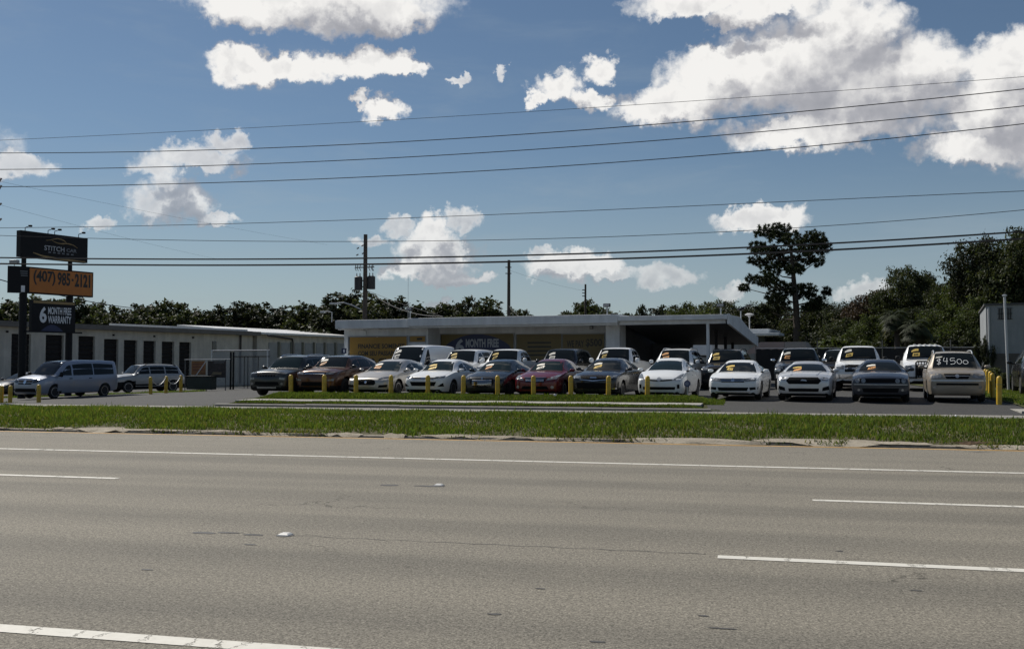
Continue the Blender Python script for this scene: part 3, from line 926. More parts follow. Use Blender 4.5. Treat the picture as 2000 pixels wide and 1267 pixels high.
MB().box(-10.2, .55, s0 - .3, s1 + .6, ez + .003, ez + .16, SM).build('eave', mat('brown_eave', (.17, .155, .14), .8, var=(2, .2)), S)
MB().box(-.02, .55, s0, s1 + .55, ez - .22, ez - .001, SM).build('fascia_board', mat('brown_eave'), S)
for px in (12, 220, 300, 376):
    s = s_of(px); MB().bbox(.003, .14, s - .07, s + .07, ez - .66, ez - .52, .02, SM).build('wall_lamp', M_black, S)
wz = on_s(418, 666).z
MB().bbox(.002, .05, s_of(414), s_of(422), wz - 1.0, wz, .01, SM).build('window', M_pane, S)
for px in (468,):
    s = s_of(px); MB().tube([SM @ Vector((.12, s, -.5)), SM @ Vector((.12, s, ez - .02))], .09, 8).build('downpipe', mat('brown_pipe', (.06, .05, .045), .7), S)
S2 = thing('storage_annex', 'second storage row with bright white metal roof and pale doors', 'building', spt((s1 + 25), -4, 0))
s2a, s2b = s1 + .7, s_of(700)
e2 = on_s(560, 655).z
MB().box(-10, 0, s2a, s2b, -.6, e2, SM).build('wall', M_cream, S2)
zr = on_s(560, 649.5).z
mb = MB()
s2r = s_of(330, -1.0)
r_pts = [(.5, s2a, e2 + .005), (.5, s2b, e2 + .005), (-10, s2b, e2 + .9), (-10, s2a, e2 + .9)]
mb.add([SM @ Vector(p) for p in r_pts] + [SM @ Vector((x, y, z + .20)) for x, y, z in r_pts],
       [(3, 2, 1, 0), (4, 5, 6, 7), (0, 1, 5, 4), (1, 2, 6, 5), (2, 3, 7, 6), (3, 0, 4, 7)])
mb.build('metal_roof', M_metalroof, S2)
mb = MB()
r_pts = [(-1.0, s2r, ez + .165), (-1.0, s1 + .5, ez + .165), (-8, s1 + .5, ez + .5), (-8, s2r, ez + .5)]
mb.add([SM @ Vector(p) for p in r_pts] + [SM @ Vector((x, y, z + .24)) for x, y, z in r_pts],
       [(3, 2, 1, 0), (4, 5, 6, 7), (0, 1, 5, 4), (1, 2, 6, 5), (2, 3, 7, 6), (3, 0, 4, 7)])
mb.build('raised_metal_roof', M_metalroof, S)
for (a, b) in [(474, 490), (499, 517), (524, 541), (548, 566), (575, 588), (595, 610), (617, 631), (638, 652), (658, 672)]:
    sa_, sb_ = s_of(a), s_of(b)
    if sa_ < s2a: continue
    zt = on_s((a + b) / 2, 668.5 + (a - 474) * .012).z
    dr = MB().box(.002, .06, sa_, sb_, -.5, zt, SM).build('roll_up_door', M_palerollup, S2)
    MB().box(.062, .14, sb_ + .01, sb_ + .30, -.5, zt + .1, SM).build('door_jamb', mat('olive_jamb', (.16, .155, .12), .8), dr)
for px in (570,):
    s = s_of(px); MB().tube([SM @ Vector((.75, s - 5, e2 - .1)), SM @ Vector((.12, s - .1, e2 - .35)), SM @ Vector((.12, s, e2 - .7)), SM @ Vector((.12, s, -.5))], .09, 8).build('downpipe', mat('brown_pipe'), S2)

# ================================================================= pylon sign on two posts
PA = R(-15.8)
PD = Vector((math.sin(-PA), math.cos(PA), 0)); PD = Vector((math.sin(R(15.8)), math.cos(R(15.8)), 0))
PN = Vector((PD.y, -PD.x, 0))
PL = foot(48, 54.0)
def pp(px, py, off=0): return on_plane(px, py, PL + PN * off, PN)
PY = thing('pylon_sign', 'tall two-post dealer pylon with stacked dark and orange sign boards', 'sign', Vector((PL.x, PL.y, ground_z(PL.x, PL.y))) + PD * 1.2)
pr = pp(139, 690)
for p, r in ((PL, .20), (Vector((pr.x, pr.y, 0)), .19)):
    zt = pp(60, 500).z
    mb = MB(); mb.tube([Vector((p.x, p.y, ground_z(p.x, p.y) - .1)) - PN * .22, Vector((p.x, p.y, 5.3)) - PN * .22], r, 14)
    mb.tube([Vector((p.x, p.y, 5.3)) - PN * .22, Vector((p.x, p.y, 7.6)) - PN * .22], r * .62, 14)
    mb.build('post', M_black, PY, 40)
def pquad(a, b, yta, ytb, yba, ybb, off=0):
    """board face whose near edge is at pixel column a and far edge at b"""
    A_, B_ = pp(a, 690, off), pp(b, 690, off)
    zt = (pp(a, yta, off).z + pp(b, ytb, off).z) / 2; zb = (pp(a, yba, off).z + pp(b, ybb, off).z) / 2
    return [Vector((A_.x, A_.y, zt)), Vector((B_.x, B_.y, zt)), Vector((B_.x, B_.y, zb)), Vector((A_.x, A_.y, zb))]
q = pquad(36, 168, 449, 465, 500, 514)
board(q, .35, M_black, PY, 'name_board')
sign_text('STITCH', q, .34, .64, .34, .53, mat('sign_silver', (.42, .43, .46), .5), PY, .006, bold=.015)
sign_text('CAR', q, .67, .83, .36, .50, M_signgrey, PY, .006, bold=.03)
sign_stroke([(.36, .72), (.42, .75), (.47, .80), (.53, .84), (.59, .83), (.64, .78), (.67, .70), (.62, .66), (.55, .66), (.49, .70), (.45, .75)], .05, q, M_gold, PY, .007, 'car_outline')
sign_stroke([(.55, .65), (.62, .68), (.70, .69), (.78, .65), (.84, .56)], .045, q, M_gold, PY, .008, 'car_outline')
for k in range(6): sign_poly([(.40 + .068 * k, .25), (.44 + .068 * k, .25), (.44 + .068 * k, .30), (.40 + .068 * k, .30)], q, M_signgrey, PY, .006, 'small_print')
sign_stroke([(.18, .20), (.32, .10), (.5, .055), (.75, .04), (.97, .04)], .10, q, M_gold, PY, .006, 'gold_swoosh')
q2 = pquad(53, 180, 519, 533, 573, 580, .10)
board(q2, .30, M_black, PY, 'phone_board')
qi = [quad_pt(q2, .02, .95), quad_pt(q2, .985, .95), quad_pt(q2, .985, .06), quad_pt(q2, .02, .06)]
sign_poly([(.015, .05), (.985, .05), (.985, .95), (.015, .95)], q2, M_orange, PY, .004, 'orange_face')
sign_text('(407)', q2, .07, .40, .34, .90, M_ink, PY, .008, bold=.035)
sign_text('985', q2, .43, .63, .37, .89, M_ink, PY, .008, bold=.035)
sign_poly([(.65, .58), (.68, .58), (.68, .67), (.65, .67)], q2, M_ink, PY, .008, 'dash')
sign_text('2121', q2, .70, .95, .37, .89, M_ink, PY, .008, bold=.045)
# return board at an angle
A_ = pp(53, 690, .10); fl = on_depth(12, 690, 53.5)
ql = [Vector((fl.x, fl.y, q2[0].z)), Vector((A_.x, A_.y, q2[0].z)) - PD * .02, Vector((A_.x, A_.y, q2[2].z)) - PD * .02, Vector((fl.x, fl.y, q2[2].z))]
board(ql, .12, M_signdark, PY, 'return_board')
for k in range(3): sign_poly([(.60 + .02 * k, .80 - .08 * k), (.97, .80 - .08 * k), (.97, .83 - .08 * k), (.60 + .02 * k, .83 - .08 * k)], ql, M_signgrey, PY, .004, 'pale_stripe')
sign_poly([(.66, .04), (.85, .04), (.85, .28), (.66, .28)], ql, M_signwhite, PY, .004, 'white_patch')
q3 = pquad(61, 146, 584, 591, 647, 649, 0)
board(q3, .25, M_signdark, PY, 'warranty_board')
sign_poly([(.03, .90), (.98, .90), (.98, .98), (.03, .98)], q3, M_gold, PY, .004, 'gold_band')
sign_text('6', q3, .17, .33, .28, .80, M_signwhite, PY, .006, bold=.035)
sign_text('MONTH FREE', q3, .36, .90, .56, .80, M_signwhite, PY, .006, bold=.022)
sign_text('WARRANTY', q3, .36, .90, .28, .52, M_signwhite, PY, .006, bold=.022)
arc = [(.20 + .52 * i / 14, .02 + .21 * math.sin(math.pi * i / 14)) for i in range(15)]
sign_poly(arc, q3, M_navy, PY, .004, 'navy_arch')
for k, (px, py) in enumerate([(47, 447), (92, 452), (105, 455), (152, 458)]):
    p = pp(px, 690); zt = q[0].z
    mb = MB(); mb.tube([Vector((p.x, p.y, zt - .02)) - PN * .1, Vector((p.x, p.y, zt + .18)) - PN * .1, Vector((p.x, p.y, zt + .24)) + PN * .3], .022, 6)
    arm = mb.build('lamp_arm', M_black, PY)
    MB().bbox(-.08, .08, -.07, .07, -.05, .05, .015, Matrix.Translation(Vector((p.x, p.y, zt + .24)) + PN * .34)).build('lamp_head', M_black, arm)
p = on_depth(28, 517, 53.6)
mb = MB(); mb.bbox(-.24, .24, -.13, .13, .1, .32, .04, Matrix.Translation(Vector((p.x, p.y, q2[0].z)))); mb.tube([Vector((p.x, p.y, q2[0].z - .02)), Vector((p.x, p.y, q2[0].z + .12))], .02, 6)
mb.build('floodlight', mat('grey_lamp', (.33, .33, .33), .5), PY)
MB().box(-.05, .05, 0, (pr - PL).length, 3.2, 3.28, Matrix(((PN.x, PD.x, 0, PL.x), (PN.y, PD.y, 0, PL.y), (0, 0, 1, 0), (0, 0, 0, 1)))).build('cross_bar', M_black, PY)

# ================================================================= vehicles
def pchip(xk, yk, x):
    xk = np.asarray(xk, float); yk = np.asarray(yk, float); x = np.asarray(x, float)
    h = np.diff(xk); dl = np.diff(yk) / h
    d = np.zeros_like(yk)
    for i in range(1, len(xk) - 1):
        if dl[i - 1] * dl[i] > 0:
            w1, w2 = 2 * h[i] + h[i - 1], h[i] + 2 * h[i - 1]
            d[i] = (w1 + w2) / (w1 / dl[i - 1] + w2 / dl[i])
    d[0], d[-1] = dl[0], dl[-1]
    i = np.clip(np.searchsorted(xk, x) - 1, 0, len(h) - 1)
    t = (x - xk[i]) / h[i]
    return ((1 + 2 * t) * (1 - t) ** 2 * yk[i] + t * (1 - t) ** 2 * h[i] * d[i] + t * t * (3 - 2 * t) * yk[i + 1] + t * t * (t - 1) * h[i] * d[i + 1])

def car_paint(name, col, metal=.0, rough=.32, flake=0.0):
    if name in MATS: return MATS[name]
    m = bpy.data.materials.new(name); m.use_nodes = True
    T = NT(m.node_tree); b = m.node_tree.nodes['Principled BSDF']
    tcn = T.n('ShaderNodeTexCoord'); g = tcn.outputs['Object']
    sp = T.n('ShaderNodeSeparateXYZ'); T.put(sp.inputs[0], g)
    n1 = T.noise(g, 3.0, 6, .65)
    # road dust thicker low down on the panels
    dust = T.m('MULTIPLY', T.mr(sp.outputs[2], .2, .8, 1, .12), T.mr(n1.outputs[0], .3, .7, .02, .10 if max(col) < .2 else .22))
    T.put(b.inputs['Base Color'], T.mix(dust, (*col, 1), (.20, .185, .16, 1)))
    b.inputs['Metallic'].default_value = metal
    T.put(b.inputs['Roughness'], T.m('ADD', rough, T.m('MULTIPLY', dust, .5)))
    b.inputs['Specular IOR Level'].default_value = .3; b.inputs['Coat Weight'].default_value = .55; b.inputs['Coat Roughness'].default_value = .06
    MATS[name] = m
    return m

M_glass = mat('car_glass', (.010, .013, .014), .05, 0, .26)
M_glass_t = mat('car_glass_teal', (.011, .019, .020), .05, 0, .24)
M_tyre = mat('tyre_rubber', (.014, .014, .014), .8)
M_rim = mat('alloy_rim', (.42, .42, .43), .35, .8)
M_rimdk = mat('dark_alloy_rim', (.06, .06, .065), .4, .6)
M_trim = mat('black_trim', (.011, .011, .012), .55, spec=.2)
M_grille = mat('black_grille', (.006, .006, .007), .6, spec=.12, bump=(60, .8))
M_chrome = mat('chrome', (.75, .75, .76), .12, 1.0)
M_lamp = mat('headlamp_lens', (.24, .25, .26), .06, .25, .7, var=(14, .7))
M_lampdk = mat('smoked_headlamp_lens', (.06, .065, .07), .06, .2, .7, var=(14, .6))
M_tail = mat('tail_lamp_red', (.35, .015, .012), .15)
M_stky = mat('sticker_yellow', (.72, .50, .12), .6, var=(30, .25))
M_stko = mat('sticker_orange', (.75, .36, .12), .6, var=(30, .25))
M_stkw = mat('sticker_white', (.78, .74, .64), .6)

def grid_poly(poly, cell):
    """planar polygon cut into cells so that it can follow a curved surface"""
    bm = bmesh.new()
    f = bm.faces.new([bm.verts.new((p[0], p[1], 0)) for p in poly])
    xs = [p[0] for p in poly]; ys = [p[1] for p in poly]
    for ax, lo, hi in ((0, min(xs), max(xs)), (1, min(ys), max(ys))):
        n = int((hi - lo) / cell)
        for i in range(1, n + 1):
            c = lo + (hi - lo) * i / (n + 1)
            co = Vector((c, 0, 0)) if ax == 0 else Vector((0, c, 0))
            no = Vector((1, 0, 0)) if ax == 0 else Vector((0, 1, 0))
            bmesh.ops.bisect_plane(bm, geom=bm.verts[:] + bm.edges[:] + bm.faces[:], plane_co=co, plane_no=no, dist=1e-5)
    return bm

class Car:
    def __init__(s, spec):
        s.S = spec
        s.L, s.W, s.H = spec['L'], spec['W'], spec['H']
        s.build_shell()

    # ---- profile tables: t runs 0 (nose) to 1 (tail)
    def tables(s):
        S = s.S; H = s.H
        nz, hz = S['nose_z'], S['hood_z']
        tc_, th, tr, td = S['cowl'], S['head'], S['rear'], S['deck']
        dz = S['deck_z']
        nl = S.get('nose_lip', .07)
        Z = [(0, nz - nl), (.012, nz - .02), (.03, nz + .005), (tc_ * .55, nz + (hz - nz) * .72), (tc_ - .012, hz - .005), (tc_, hz)]
        hk = H - S.get('head_drop', .07)
        Z += [(tc_ + (th - tc_) * .5, hz + (hk - hz) * S.get('ws_bow', .54)), (th, hk), (th + (tr - th) * .4, H), (tr, H - S.get('tail_drop', .05))]
        if td > tr + .01:
            if td - tr > .05: Z += [(tr + (td - tr) * .5, (H - S.get('tail_drop', .05)) * .52 + dz * .48)]
            Z += [(td, dz)]
        if td < .985: Z += [(.988, dz - .02)]
        Z += [(1.0, min(dz, H) - .10)]
        s.zt, s.zv = [a for a, _ in Z], [b for _, b in Z]
        bz = S['belt_z']
        Bl = [(0, nz - nl - .05), (.012, nz - .075), (.03, nz - .05), (tc_ * .55, nz + (hz - nz) * .72 - .06), (tc_, hz - .035), (tc_ + .05, bz - .01), (tr - .1, bz + .02),
              (max(td, tr) if td < .97 else .97, min(bz + .04, dz - .03)), (1.0, min(bz + .04, dz - .03) - .08)]
        s.bt, s.bv = [a for a, _ in Bl], [b for _, b in Bl]
        nw = S.get('nose_w', .80)
        s.wt = [0, .006, .02, .05, .10, .2, .8, .93, .985, 1.0]
        s.wv = [nw, nw + .055, nw + (1 - nw) * .55, nw + (1 - nw) * .80, .985, 1, 1, .975, .92, .84]
        rw, cw = S.get('roof_w', .66), S.get('cowl_w', .80)
        Rw = [(0, nw * .80), (.03, .70), (tc_ - .012, cw - .02), (tc_, cw), (th, rw + .03), ((th + tr) / 2, rw), (tr, rw - .01)]
        if td > tr + .01: Rw += [(td, S.get('deck_w', .70))]
        if td < .985: Rw += [(.988, .68)]
        Rw += [(1.0, .62)]
        s.rt, s.rv = [a for a, _ in Rw], [b for _, b in Rw]

    def sect(s, t):
        S = s.S
        zr = float(pchip(s.zt, s.zv, t)); zb = float(pchip(s.bt, s.bv, t)); wm = float(pchip(s.wt, s.wv, t)) * s.W / 2
        wr = float(pchip(s.rt, s.rv, t)) * s.W / 2
        zb = min(zb, zr - .025)
        z0 = float(np.interp(t, [0, .02, .08, .92, 1], [S['clear'] + .07, S['clear'] + .01, S['clear'], S['clear'] + .03, S['clear'] + .14]))
        wr = min(wr, wm * .93)
        cab = min(1.0, max(0.0, (zr - zb) / .35))
        crown = .035 * (1 - cab) + S.get('crown', .03) * cab
        wb = wm * S.get('belt_w', .955)
        h = zb - z0
        mx, mz = (wb + wr) / 2 + .030 * cab, zb + (zr - .05 * cab - zb) * .5
        return [(0, z0), (wm * .80, z0), (wm * .94, z0 + .045), (wm * .985, z0 + h * .26), (wm, z0 + h * .58), (wm * .992, z0 + h * .84),
                (wb, zb), (mx, mz), (wr + .012 * cab, zr - .075 * cab - .008), (wr - .035 * (.5 + .5 * cab), zr - .022 * cab), (wr - .12, zr + crown * .35), (wr * .5, zr + crown * .8), (0, zr + crown)]

    def build_shell(s):
        s.tables()
        ts = sorted(set([0, .004, .010, .02, .032, .05, .075] + list(np.linspace(.1, .9, 34)) + [.93, .955, .975, .988, .996, 1.0] + [s.S['cowl'], s.S['head'], s.S['rear'], s.S['deck']]))
        ts = [t for i, t in enumerate(ts) if i == 0 or t - ts[i - 1] > .0025]
        rings = []; k = None
        vs = []
        for t in ts:
            p = s.sect(t); y = (t - .5) * s.L
            ring = [(x, y, z) for x, z in p] + [(-x, y, z) for x, z in p[-2:0:-1]]
            k = len(ring); vs += ring
        fs = []
        for i in range(len(ts) - 1):
            for j in range(k):
                a = i * k + j; b = i * k + (j + 1) % k
                fs.append((a, b, b + k, a + k))
        fs.append(tuple(range((len(ts) - 1) * k, len(ts) * k))[::-1])
        # the nose is closed by a gently domed fascia, not a flat cap
        r0 = vs[:k]; zc = (r0[0][2] + max(p[2] for p in r0)) / 2; prev = 0
        bul = s.S.get('bulge', .075)
        for sc_ in (.90, .74, .52, .28):
            b0 = len(vs)
            for (x, y, z) in r0:
                vs.append((x * sc_, y - bul * (1 - sc_ * sc_) ** .8, zc + (z - zc) * sc_))
            for j in range(k):
                fs.append((prev + (j + 1) % k, prev + j, b0 + j, b0 + (j + 1) % k))
            prev = b0
        vs.append((0, r0[0][1] - bul, zc)); ci = len(vs) - 1
        for j in range(k): fs.append((prev + (j + 1) % k, prev + j, ci))
        s.vs, s.fs = vs, fs
        s.bvh = BVHTree.FromPolygons([Vector(v) for v in vs], fs)

    def hit(s, a, b, axis):
        """project the 2-D point on the shell along an axis; gives point and outward normal"""
        if axis == 'front': o, d = Vector((a, -9, b)), Vector((0, 1, 0))
        elif axis == 'back': o, d = Vector((a, 9, b)), Vector((0, -1, 0))
        elif axis == 'top': o, d = Vector((a, b, 9)), Vector((0, 0, -1))
        elif axis == 'left': o, d = Vector((9, a, b)), Vector((-1, 0, 0))
        else: o, d = Vector((-9, a, b)), Vector((1, 0, 0))
        p, n, i, dist = s.bvh.ray_cast(o, d)
        if p is None:
            p, n, i, dist = s.bvh.find_nearest(o + d * (9 - (s.L / 2 if axis in ('front', 'back') else s.W / 2)))
        if n.dot(d) > 0: n = -n
        return p, n

    def panel(s, name, poly, axis, m, parent, off=.006, cell=.14, skirt=.03):
        bm = grid_poly(poly, cell)
        for v in bm.verts:
            p, n = s.hit(v.co.x, v.co.y, axis)
            v.co = p + n * off
            v.normal = n
        bmesh.ops.recalc_face_normals(bm, faces=bm.faces[:])
        vdir = {'front': Vector((0, -1, 0)), 'back': Vector((0, 1, 0)), 'top': Vector((0, 0, 1)), 'left': Vector((1, 0, 0)), 'right': Vector((-1, 0, 0))}[axis]
        tot = Vector((0, 0, 0))
        for f in bm.faces: tot += f.normal * f.calc_area()
        if tot.dot(vdir) < 0: bmesh.ops.reverse_faces(bm, faces=bm.faces[:])
        be = [e for e in bm.edges if e.is_boundary]
        r = bmesh.ops.extrude_edge_only(bm, edges=be)
        for v in r['geom']:
            if isinstance(v, bmesh.types.BMVert): v.co -= vdir * skirt
        me = bpy.data.meshes.new(name); bm.to_mesh(me); bm.free()
        me.shade_smooth(); me.set_sharp_from_angle(angle=R(40))
        return put_obj(name, me, m, parent)

    def text(s, body, x0, x1, z0, z1, m, parent, off=.02, slant=0.0):
        uv, fs = text_geo(body, -.012)
        vs = []
        for a, b in uv:
            p, n = s.hit(x0 + (x1 - x0) * a, z0 + (z1 - z0) * b + slant * a, 'front'); vs.append(p + n * off)
        me = MB().add(vs, fs).mesh('price_lettering')
        return put_obj('price_lettering', me, m, parent)

    def top_z(s, t): return float(pchip(s.zt, s.zv, t))
    def roof_x(s, t): return float(pchip(s.rt, s.rv, t)) * s.W / 2
    def y(s, t): return (t - .5) * s.L

    def assemble(s, name, label, cat, loc, rotz, paint, group=None):
        S = s.S
        root = thing(name, label, cat, loc, rotz, group)
        # ---- body shell with wheel arches cut out
        me = bpy.data.meshes.new('body'); me.from_pydata(s.vs, [], s.fs)
        me.materials.append(paint); me.materials.append(M_trim); me.materials.append(S.get('roof_mat', paint))
        cz = S.get('clad_z', 0)
        for p in me.polygons:
            c = p.center
            if c.z < cz: p.material_index = 1
            if 'roof_mat' in S and c.z > s.H - .12: p.material_index = 2
        rw = S['wheel_r']; yf = -s.L / 2 + S['foh']; yr = s.L / 2 - S['roh']
        cut = MB(); cut.cur = 1
        for yy in (yf, yr):
            for sx in (-1, 1):
                M_ = Matrix.Translation((sx * (s.W / 2 - .02), yy, rw + .01)) @ Matrix.Rotation(math.pi / 2, 4, 'Y')
                cut.lathe([(rw + .065, -.30), (rw + .065, .30)], 22, M_)
        cme = cut.mesh('cut'); cme.materials.append(M_trim); cme.materials.append(M_trim)
        bo = bpy.data.objects.new('body', me); COL.objects.link(bo)
        co = bpy.data.objects.new('cut', cme); COL.objects.link(co)
        md = bo.modifiers.new('b', 'BOOLEAN'); md.operation = 'DIFFERENCE'; md.object = co; md.solver = 'EXACT'
        dg = bpy.context.evaluated_depsgraph_get()
        nm = bpy.data.meshes.new_from_object(bo.evaluated_get(dg))
        bo.modifiers.clear(); bo.data = nm
        bpy.data.objects.remove(co); bpy.data.meshes.remove(cme); bpy.data.meshes.remove(me)
        nm.name = 'body'; nm.shade_smooth(); nm.set_sharp_from_angle(angle=R(34))
        bo.parent = root
        # ---- wheels
        tw = S.get('tyre_w', .22)
        tyre = MB().lathe([(rw * .62, -tw / 2 + .01), (rw * .88, -tw / 2), (rw * .97, -tw / 2 + .03), (rw, -tw / 4), (rw, tw / 4), (rw * .97, tw / 2 - .03), (rw * .88, tw / 2), (rw * .62, tw / 2 - .01)], 26)
        tme = tyre.mesh('wheel', 40); tme.materials.append(M_tyre)
        rim = MB()
        rim.lathe([(rw * .30, -.01), (rw * .66, -.02), (rw * .68, tw / 2 - .005), (rw * .62, tw / 2 - .004), (rw * .60, tw / 2 - .07), (.04, tw / 2 - .08)], 22)
        ns = S.get('spokes', 5)
        for i in range(ns):
            a = 2 * math.pi * i / ns
            Mr = Matrix.Rotation(a, 4, 'Z')
            wd = rw * 1.0 / ns
            rim.add([Mr @ Vector(p) for p in [(.02, -wd * .7, tw / 2 - .045), (.02, wd * .7, tw / 2 - .045), (rw * .63, wd * .42, tw / 2 - .012), (rw * .63, -wd * .42, tw / 2 - .012),
                                              (.02, -wd * .7, tw / 2 - .09), (.02, wd * .7, tw / 2 - .09), (rw * .63, wd * .42, tw / 2 - .07), (rw * .63, -wd * .42, tw / 2 - .07)]],
                    [(0, 1, 2, 3), (1, 0, 4, 5), (2, 1, 5, 6), (3, 2, 6, 7), (0, 3, 7, 4)])
        rim.lathe([(.055, tw / 2 - .06), (.05, tw / 2 - .03), (.03, tw / 2 - .025)], 12)
        rme = rim.mesh('rim', 40); rme.materials.append(M_rimdk if S.get('dark_rim') else M_rim)
        for yy in (yf, yr):
            for sx in (-1, 1):
                wo_ = put_obj('wheel', tme, None, root)
                wo_.location = (sx * (s.W / 2 - tw / 2 - .025), yy, rw)
                wo_.rotation_euler = (0, sx * math.pi / 2, 0)
                put_obj('rim', rme, None, wo_)
        # ---- glass
        G_ = S.get('glass', M_glass)
        tc_, th = S['cowl'], S['head']
        t0, t1 = tc_ + .014, th - .006
        pts = []
        for t in np.linspace(t0, t1, 7): pts.append((s.roof_x(t) - S.get('apil', .06), s.y(t)))
        pts = pts + [(-x, y) for x, y in pts[::-1]]
        ws = s.panel('windshield', pts, 'top', G_, root, .008, .16, .02)
        # wiper cowl strip
        xx = s.roof_x(t0) - .05
        s.panel('wiper_cowl', [(-xx, s.y(tc_ - .012)), (xx, s.y(tc_ - .012)), (xx, s.y(tc_ + .010)), (-xx, s.y(tc_ + .010))], 'top', M_trim, root, .005, .2, .02)
        # rear window
        if S['deck'] - S['rear'] > .03:
            pts = []
            for t in np.linspace(S['rear'] + .012, S['deck'] - .012, 5): pts.append((s.roof_x(t) - .08, s.y(t)))
            pts = pts + [(-x, y) for x, y in pts[::-1]]
            s.panel('rear_window', pts, 'top', G_, root, .008, .2, .02)
        # side windows between belt and roof
        splits = S['dlo']                       # list of (t_start, t_end)
        for side, ax in ((1, 'left'), (-1, 'right')):
            for (a, b) in splits:
                up = []; lo = []
                for t in np.linspace(a, b, 7):
                    zb_ = float(pchip(s.bt, s.bv, t)); zb_ = max(zb_, S['belt_z'] - .02) + .035
                    sh = .024 if t < (th + S['rear']) / 2 else -.020
                    zu = min(s.top_z(np.clip(t - sh, 0, 1)), s.top_z(t)) - S.get('win_top', .13)
                    lo.append((s.y(t), zb_)); up.append((s.y(t), max(zu, zb_ + .012)))
                s.panel('side_window', lo + up[::-1], ax, G_, root, .006, .2, .02)
        # ---- hood, doors and handles
        pts = []
        for t in np.linspace(.026, tc_ - .014, 6):
            pts.append((min(float(pchip(s.wt, s.wv, t)) * .86, .90 + .0 * t) * s.W / 2 * S.get('hood_w', .97), s.y(t)))
        hood = s.panel('hood', pts + [(-x, y) for x, y in pts[::-1]], 'top', paint, root, .006, .18, .012)
        for side, ax in ((1, 'left'), (-1, 'right')):
            for (a, b) in S['doors']:
                za = S['clear'] + .16; zb_ = S['belt_z'] - .03
                dr = s.panel('door', [(s.y(a), za), (s.y(b), za), (s.y(b), zb_), (s.y(a), zb_)], ax, paint, root, .005, .25, .012)
                hy = s.y(b) - .14
                p, n = s.hit(hy, zb_ - .10, ax)
                MB().bbox(-.02 if side < 0 else -.005, .005 if side < 0 else .03, -.09, .09, -.017, .017, .008, Matrix.Translation(p)).build_local('handle', S.get('handle_mat', paint), dr)
            # mirror
            t = tc_ + S.get('mir_t', .045); zz = S['belt_z'] + .07
            p, n = s.hit(s.y(t), zz - .03, ax)
            mw, mh = S.get('mirror', (.21, .14))
            bm = bmesh.new(); bmesh.ops.create_icosphere(bm, subdivisions=2, radius=1)
            for v in bm.verts:
                c = Vector([math.copysign(abs(q_) ** .62, q_) for q_ in v.co])
                v.co = (p.x + side * (.10 + mw / 2) + c.x * mw / 2, p.y + (c.y * .075 if c.y < 0 else c.y * .04), zz + c.z * mh / 2 * (1.0 if c.z > 0 else .85))
            mb = MB().bm(bm); mo = put_obj('mirror', mb.mesh('mirror', 60), S.get('mirror_mat', paint), root)
            MB().tube([p - n * .03, Vector((p.x + side * .14, p.y, zz - mh * .25))], [.035, .028], 8).build_local('mirror_stalk', M_trim, mo)
        # ---- face
        for (nm_, poly, m_, mirrored) in S['face']:
            off = .010 if nm_ != 'emblem' else .024
            if nm_.endswith('+'): nm_ = nm_[:-1]; off = .020
            s.panel(nm_, poly, 'front', m_, root, off, .10, .03)
            if mirrored: s.panel(nm_, [(-x, z) for x, z in poly[::-1]], 'front', m_, root, off, .10, .03)
        for (nm_, poly, m_, mirrored) in S.get('tops', []):
            s.panel(nm_, poly, 'top', m_, root, .02, .15, .03)
            if mirrored: s.panel(nm_, [(-x, z) for x, z in poly[::-1]], 'top', m_, root, .02, .15, .03)
        for (nm_, poly, m_) in S.get('tail', []):
            for sg in (1, -1): s.panel(nm_, [(sg * x, z) for x, z in poly], 'back', m_, root, .012, .15, .03)
        # roof rails
        if S.get('rails'):
            for sx in (-1, 1):
                pts = []
                ta, tb = th + .03, S['rear'] - .02
                for i, t in enumerate(np.linspace(ta, tb, 9)):
                    x = s.roof_x(t) - .03; p, n = s.hit(sx * x, s.y(t), 'top')
                    pts.append(p + Vector((0, 0, (0.0 if i in (0, 8) else .075))))
                put_obj('roof_rail', MB().tube(pts, .022, 8).mesh('roof_rail', 50), S['rails'], root)
        # bed of a pickup
        if S.get('bed'):
            a, b = S['bed']
            xw = .80 * s.W / 2
            s.panel('bed_floor', [(-xw, s.y(a)), (xw, s.y(a)), (xw, s.y(b)), (-xw, s.y(b))], 'top', M_trim, root, .012, .4, .02)
        # price sticker, two pieces inside the passenger side of the windshield
        if S.get('sticker'):
            c1, c2 = S['sticker']
            u = -(s.roof_x(th) - .10)
            zt_ = s.top_z(th) - .045
            hgt = s.top_z(th) - s.top_z(tc_)
            sc_ = hgt / .45
            x0 = u - .02 + random.uniform(-.02, .09); zt_ += random.uniform(-.025, .012); tilt = random.uniform(-.02, .03)
            arcp = [(x0 + .30 * i / 6, zt_ - .12 * sc_ + .085 * sc_ * math.sin(math.pi * .5 * min(1, (i + .6) / 5))) for i in range(7)]
            arcp = arcp + [(x0 + .30 * i / 6, zt_ - .155 * sc_ + .05 * sc_ * math.sin(math.pi * .5 * (i / 6))) for i in range(6, -1, -1)]
            st = s.panel('arched_sticker', arcp, 'front', c1, root, .014, .2, .004)
            zc = zt_ - .19 * sc_
            sw = random.uniform(.24, .34)
            rc = [(x0 + .03, zc - .10 * sc_ - tilt), (x0 + sw, zc - .075 * sc_ + tilt), (x0 + sw + .02, zc + .035 * sc_ + tilt), (x0 + .07, zc + .01 * sc_ - tilt)]
            st = s.panel('price_sticker', rc, 'front', c2, root, .014, .2, .004)
            for k in range(3):
                xx = x0 + .10 + .065 * k; zz = zc - .065 * sc_ + k * .006
                q = [(xx, zz), (xx + .045, zz + .004), (xx + .05, zz + .05 * sc_), (xx + .01, zz + .045 * sc_)]
                s.panel('printed_digit', q, 'front', M_trim, st, .017, .2, .002)
        return root

def _build_local(self, name, mats, parent):
    return put_obj(name, self.mesh(name, 40), mats, parent)
MB.build_local = _build_local

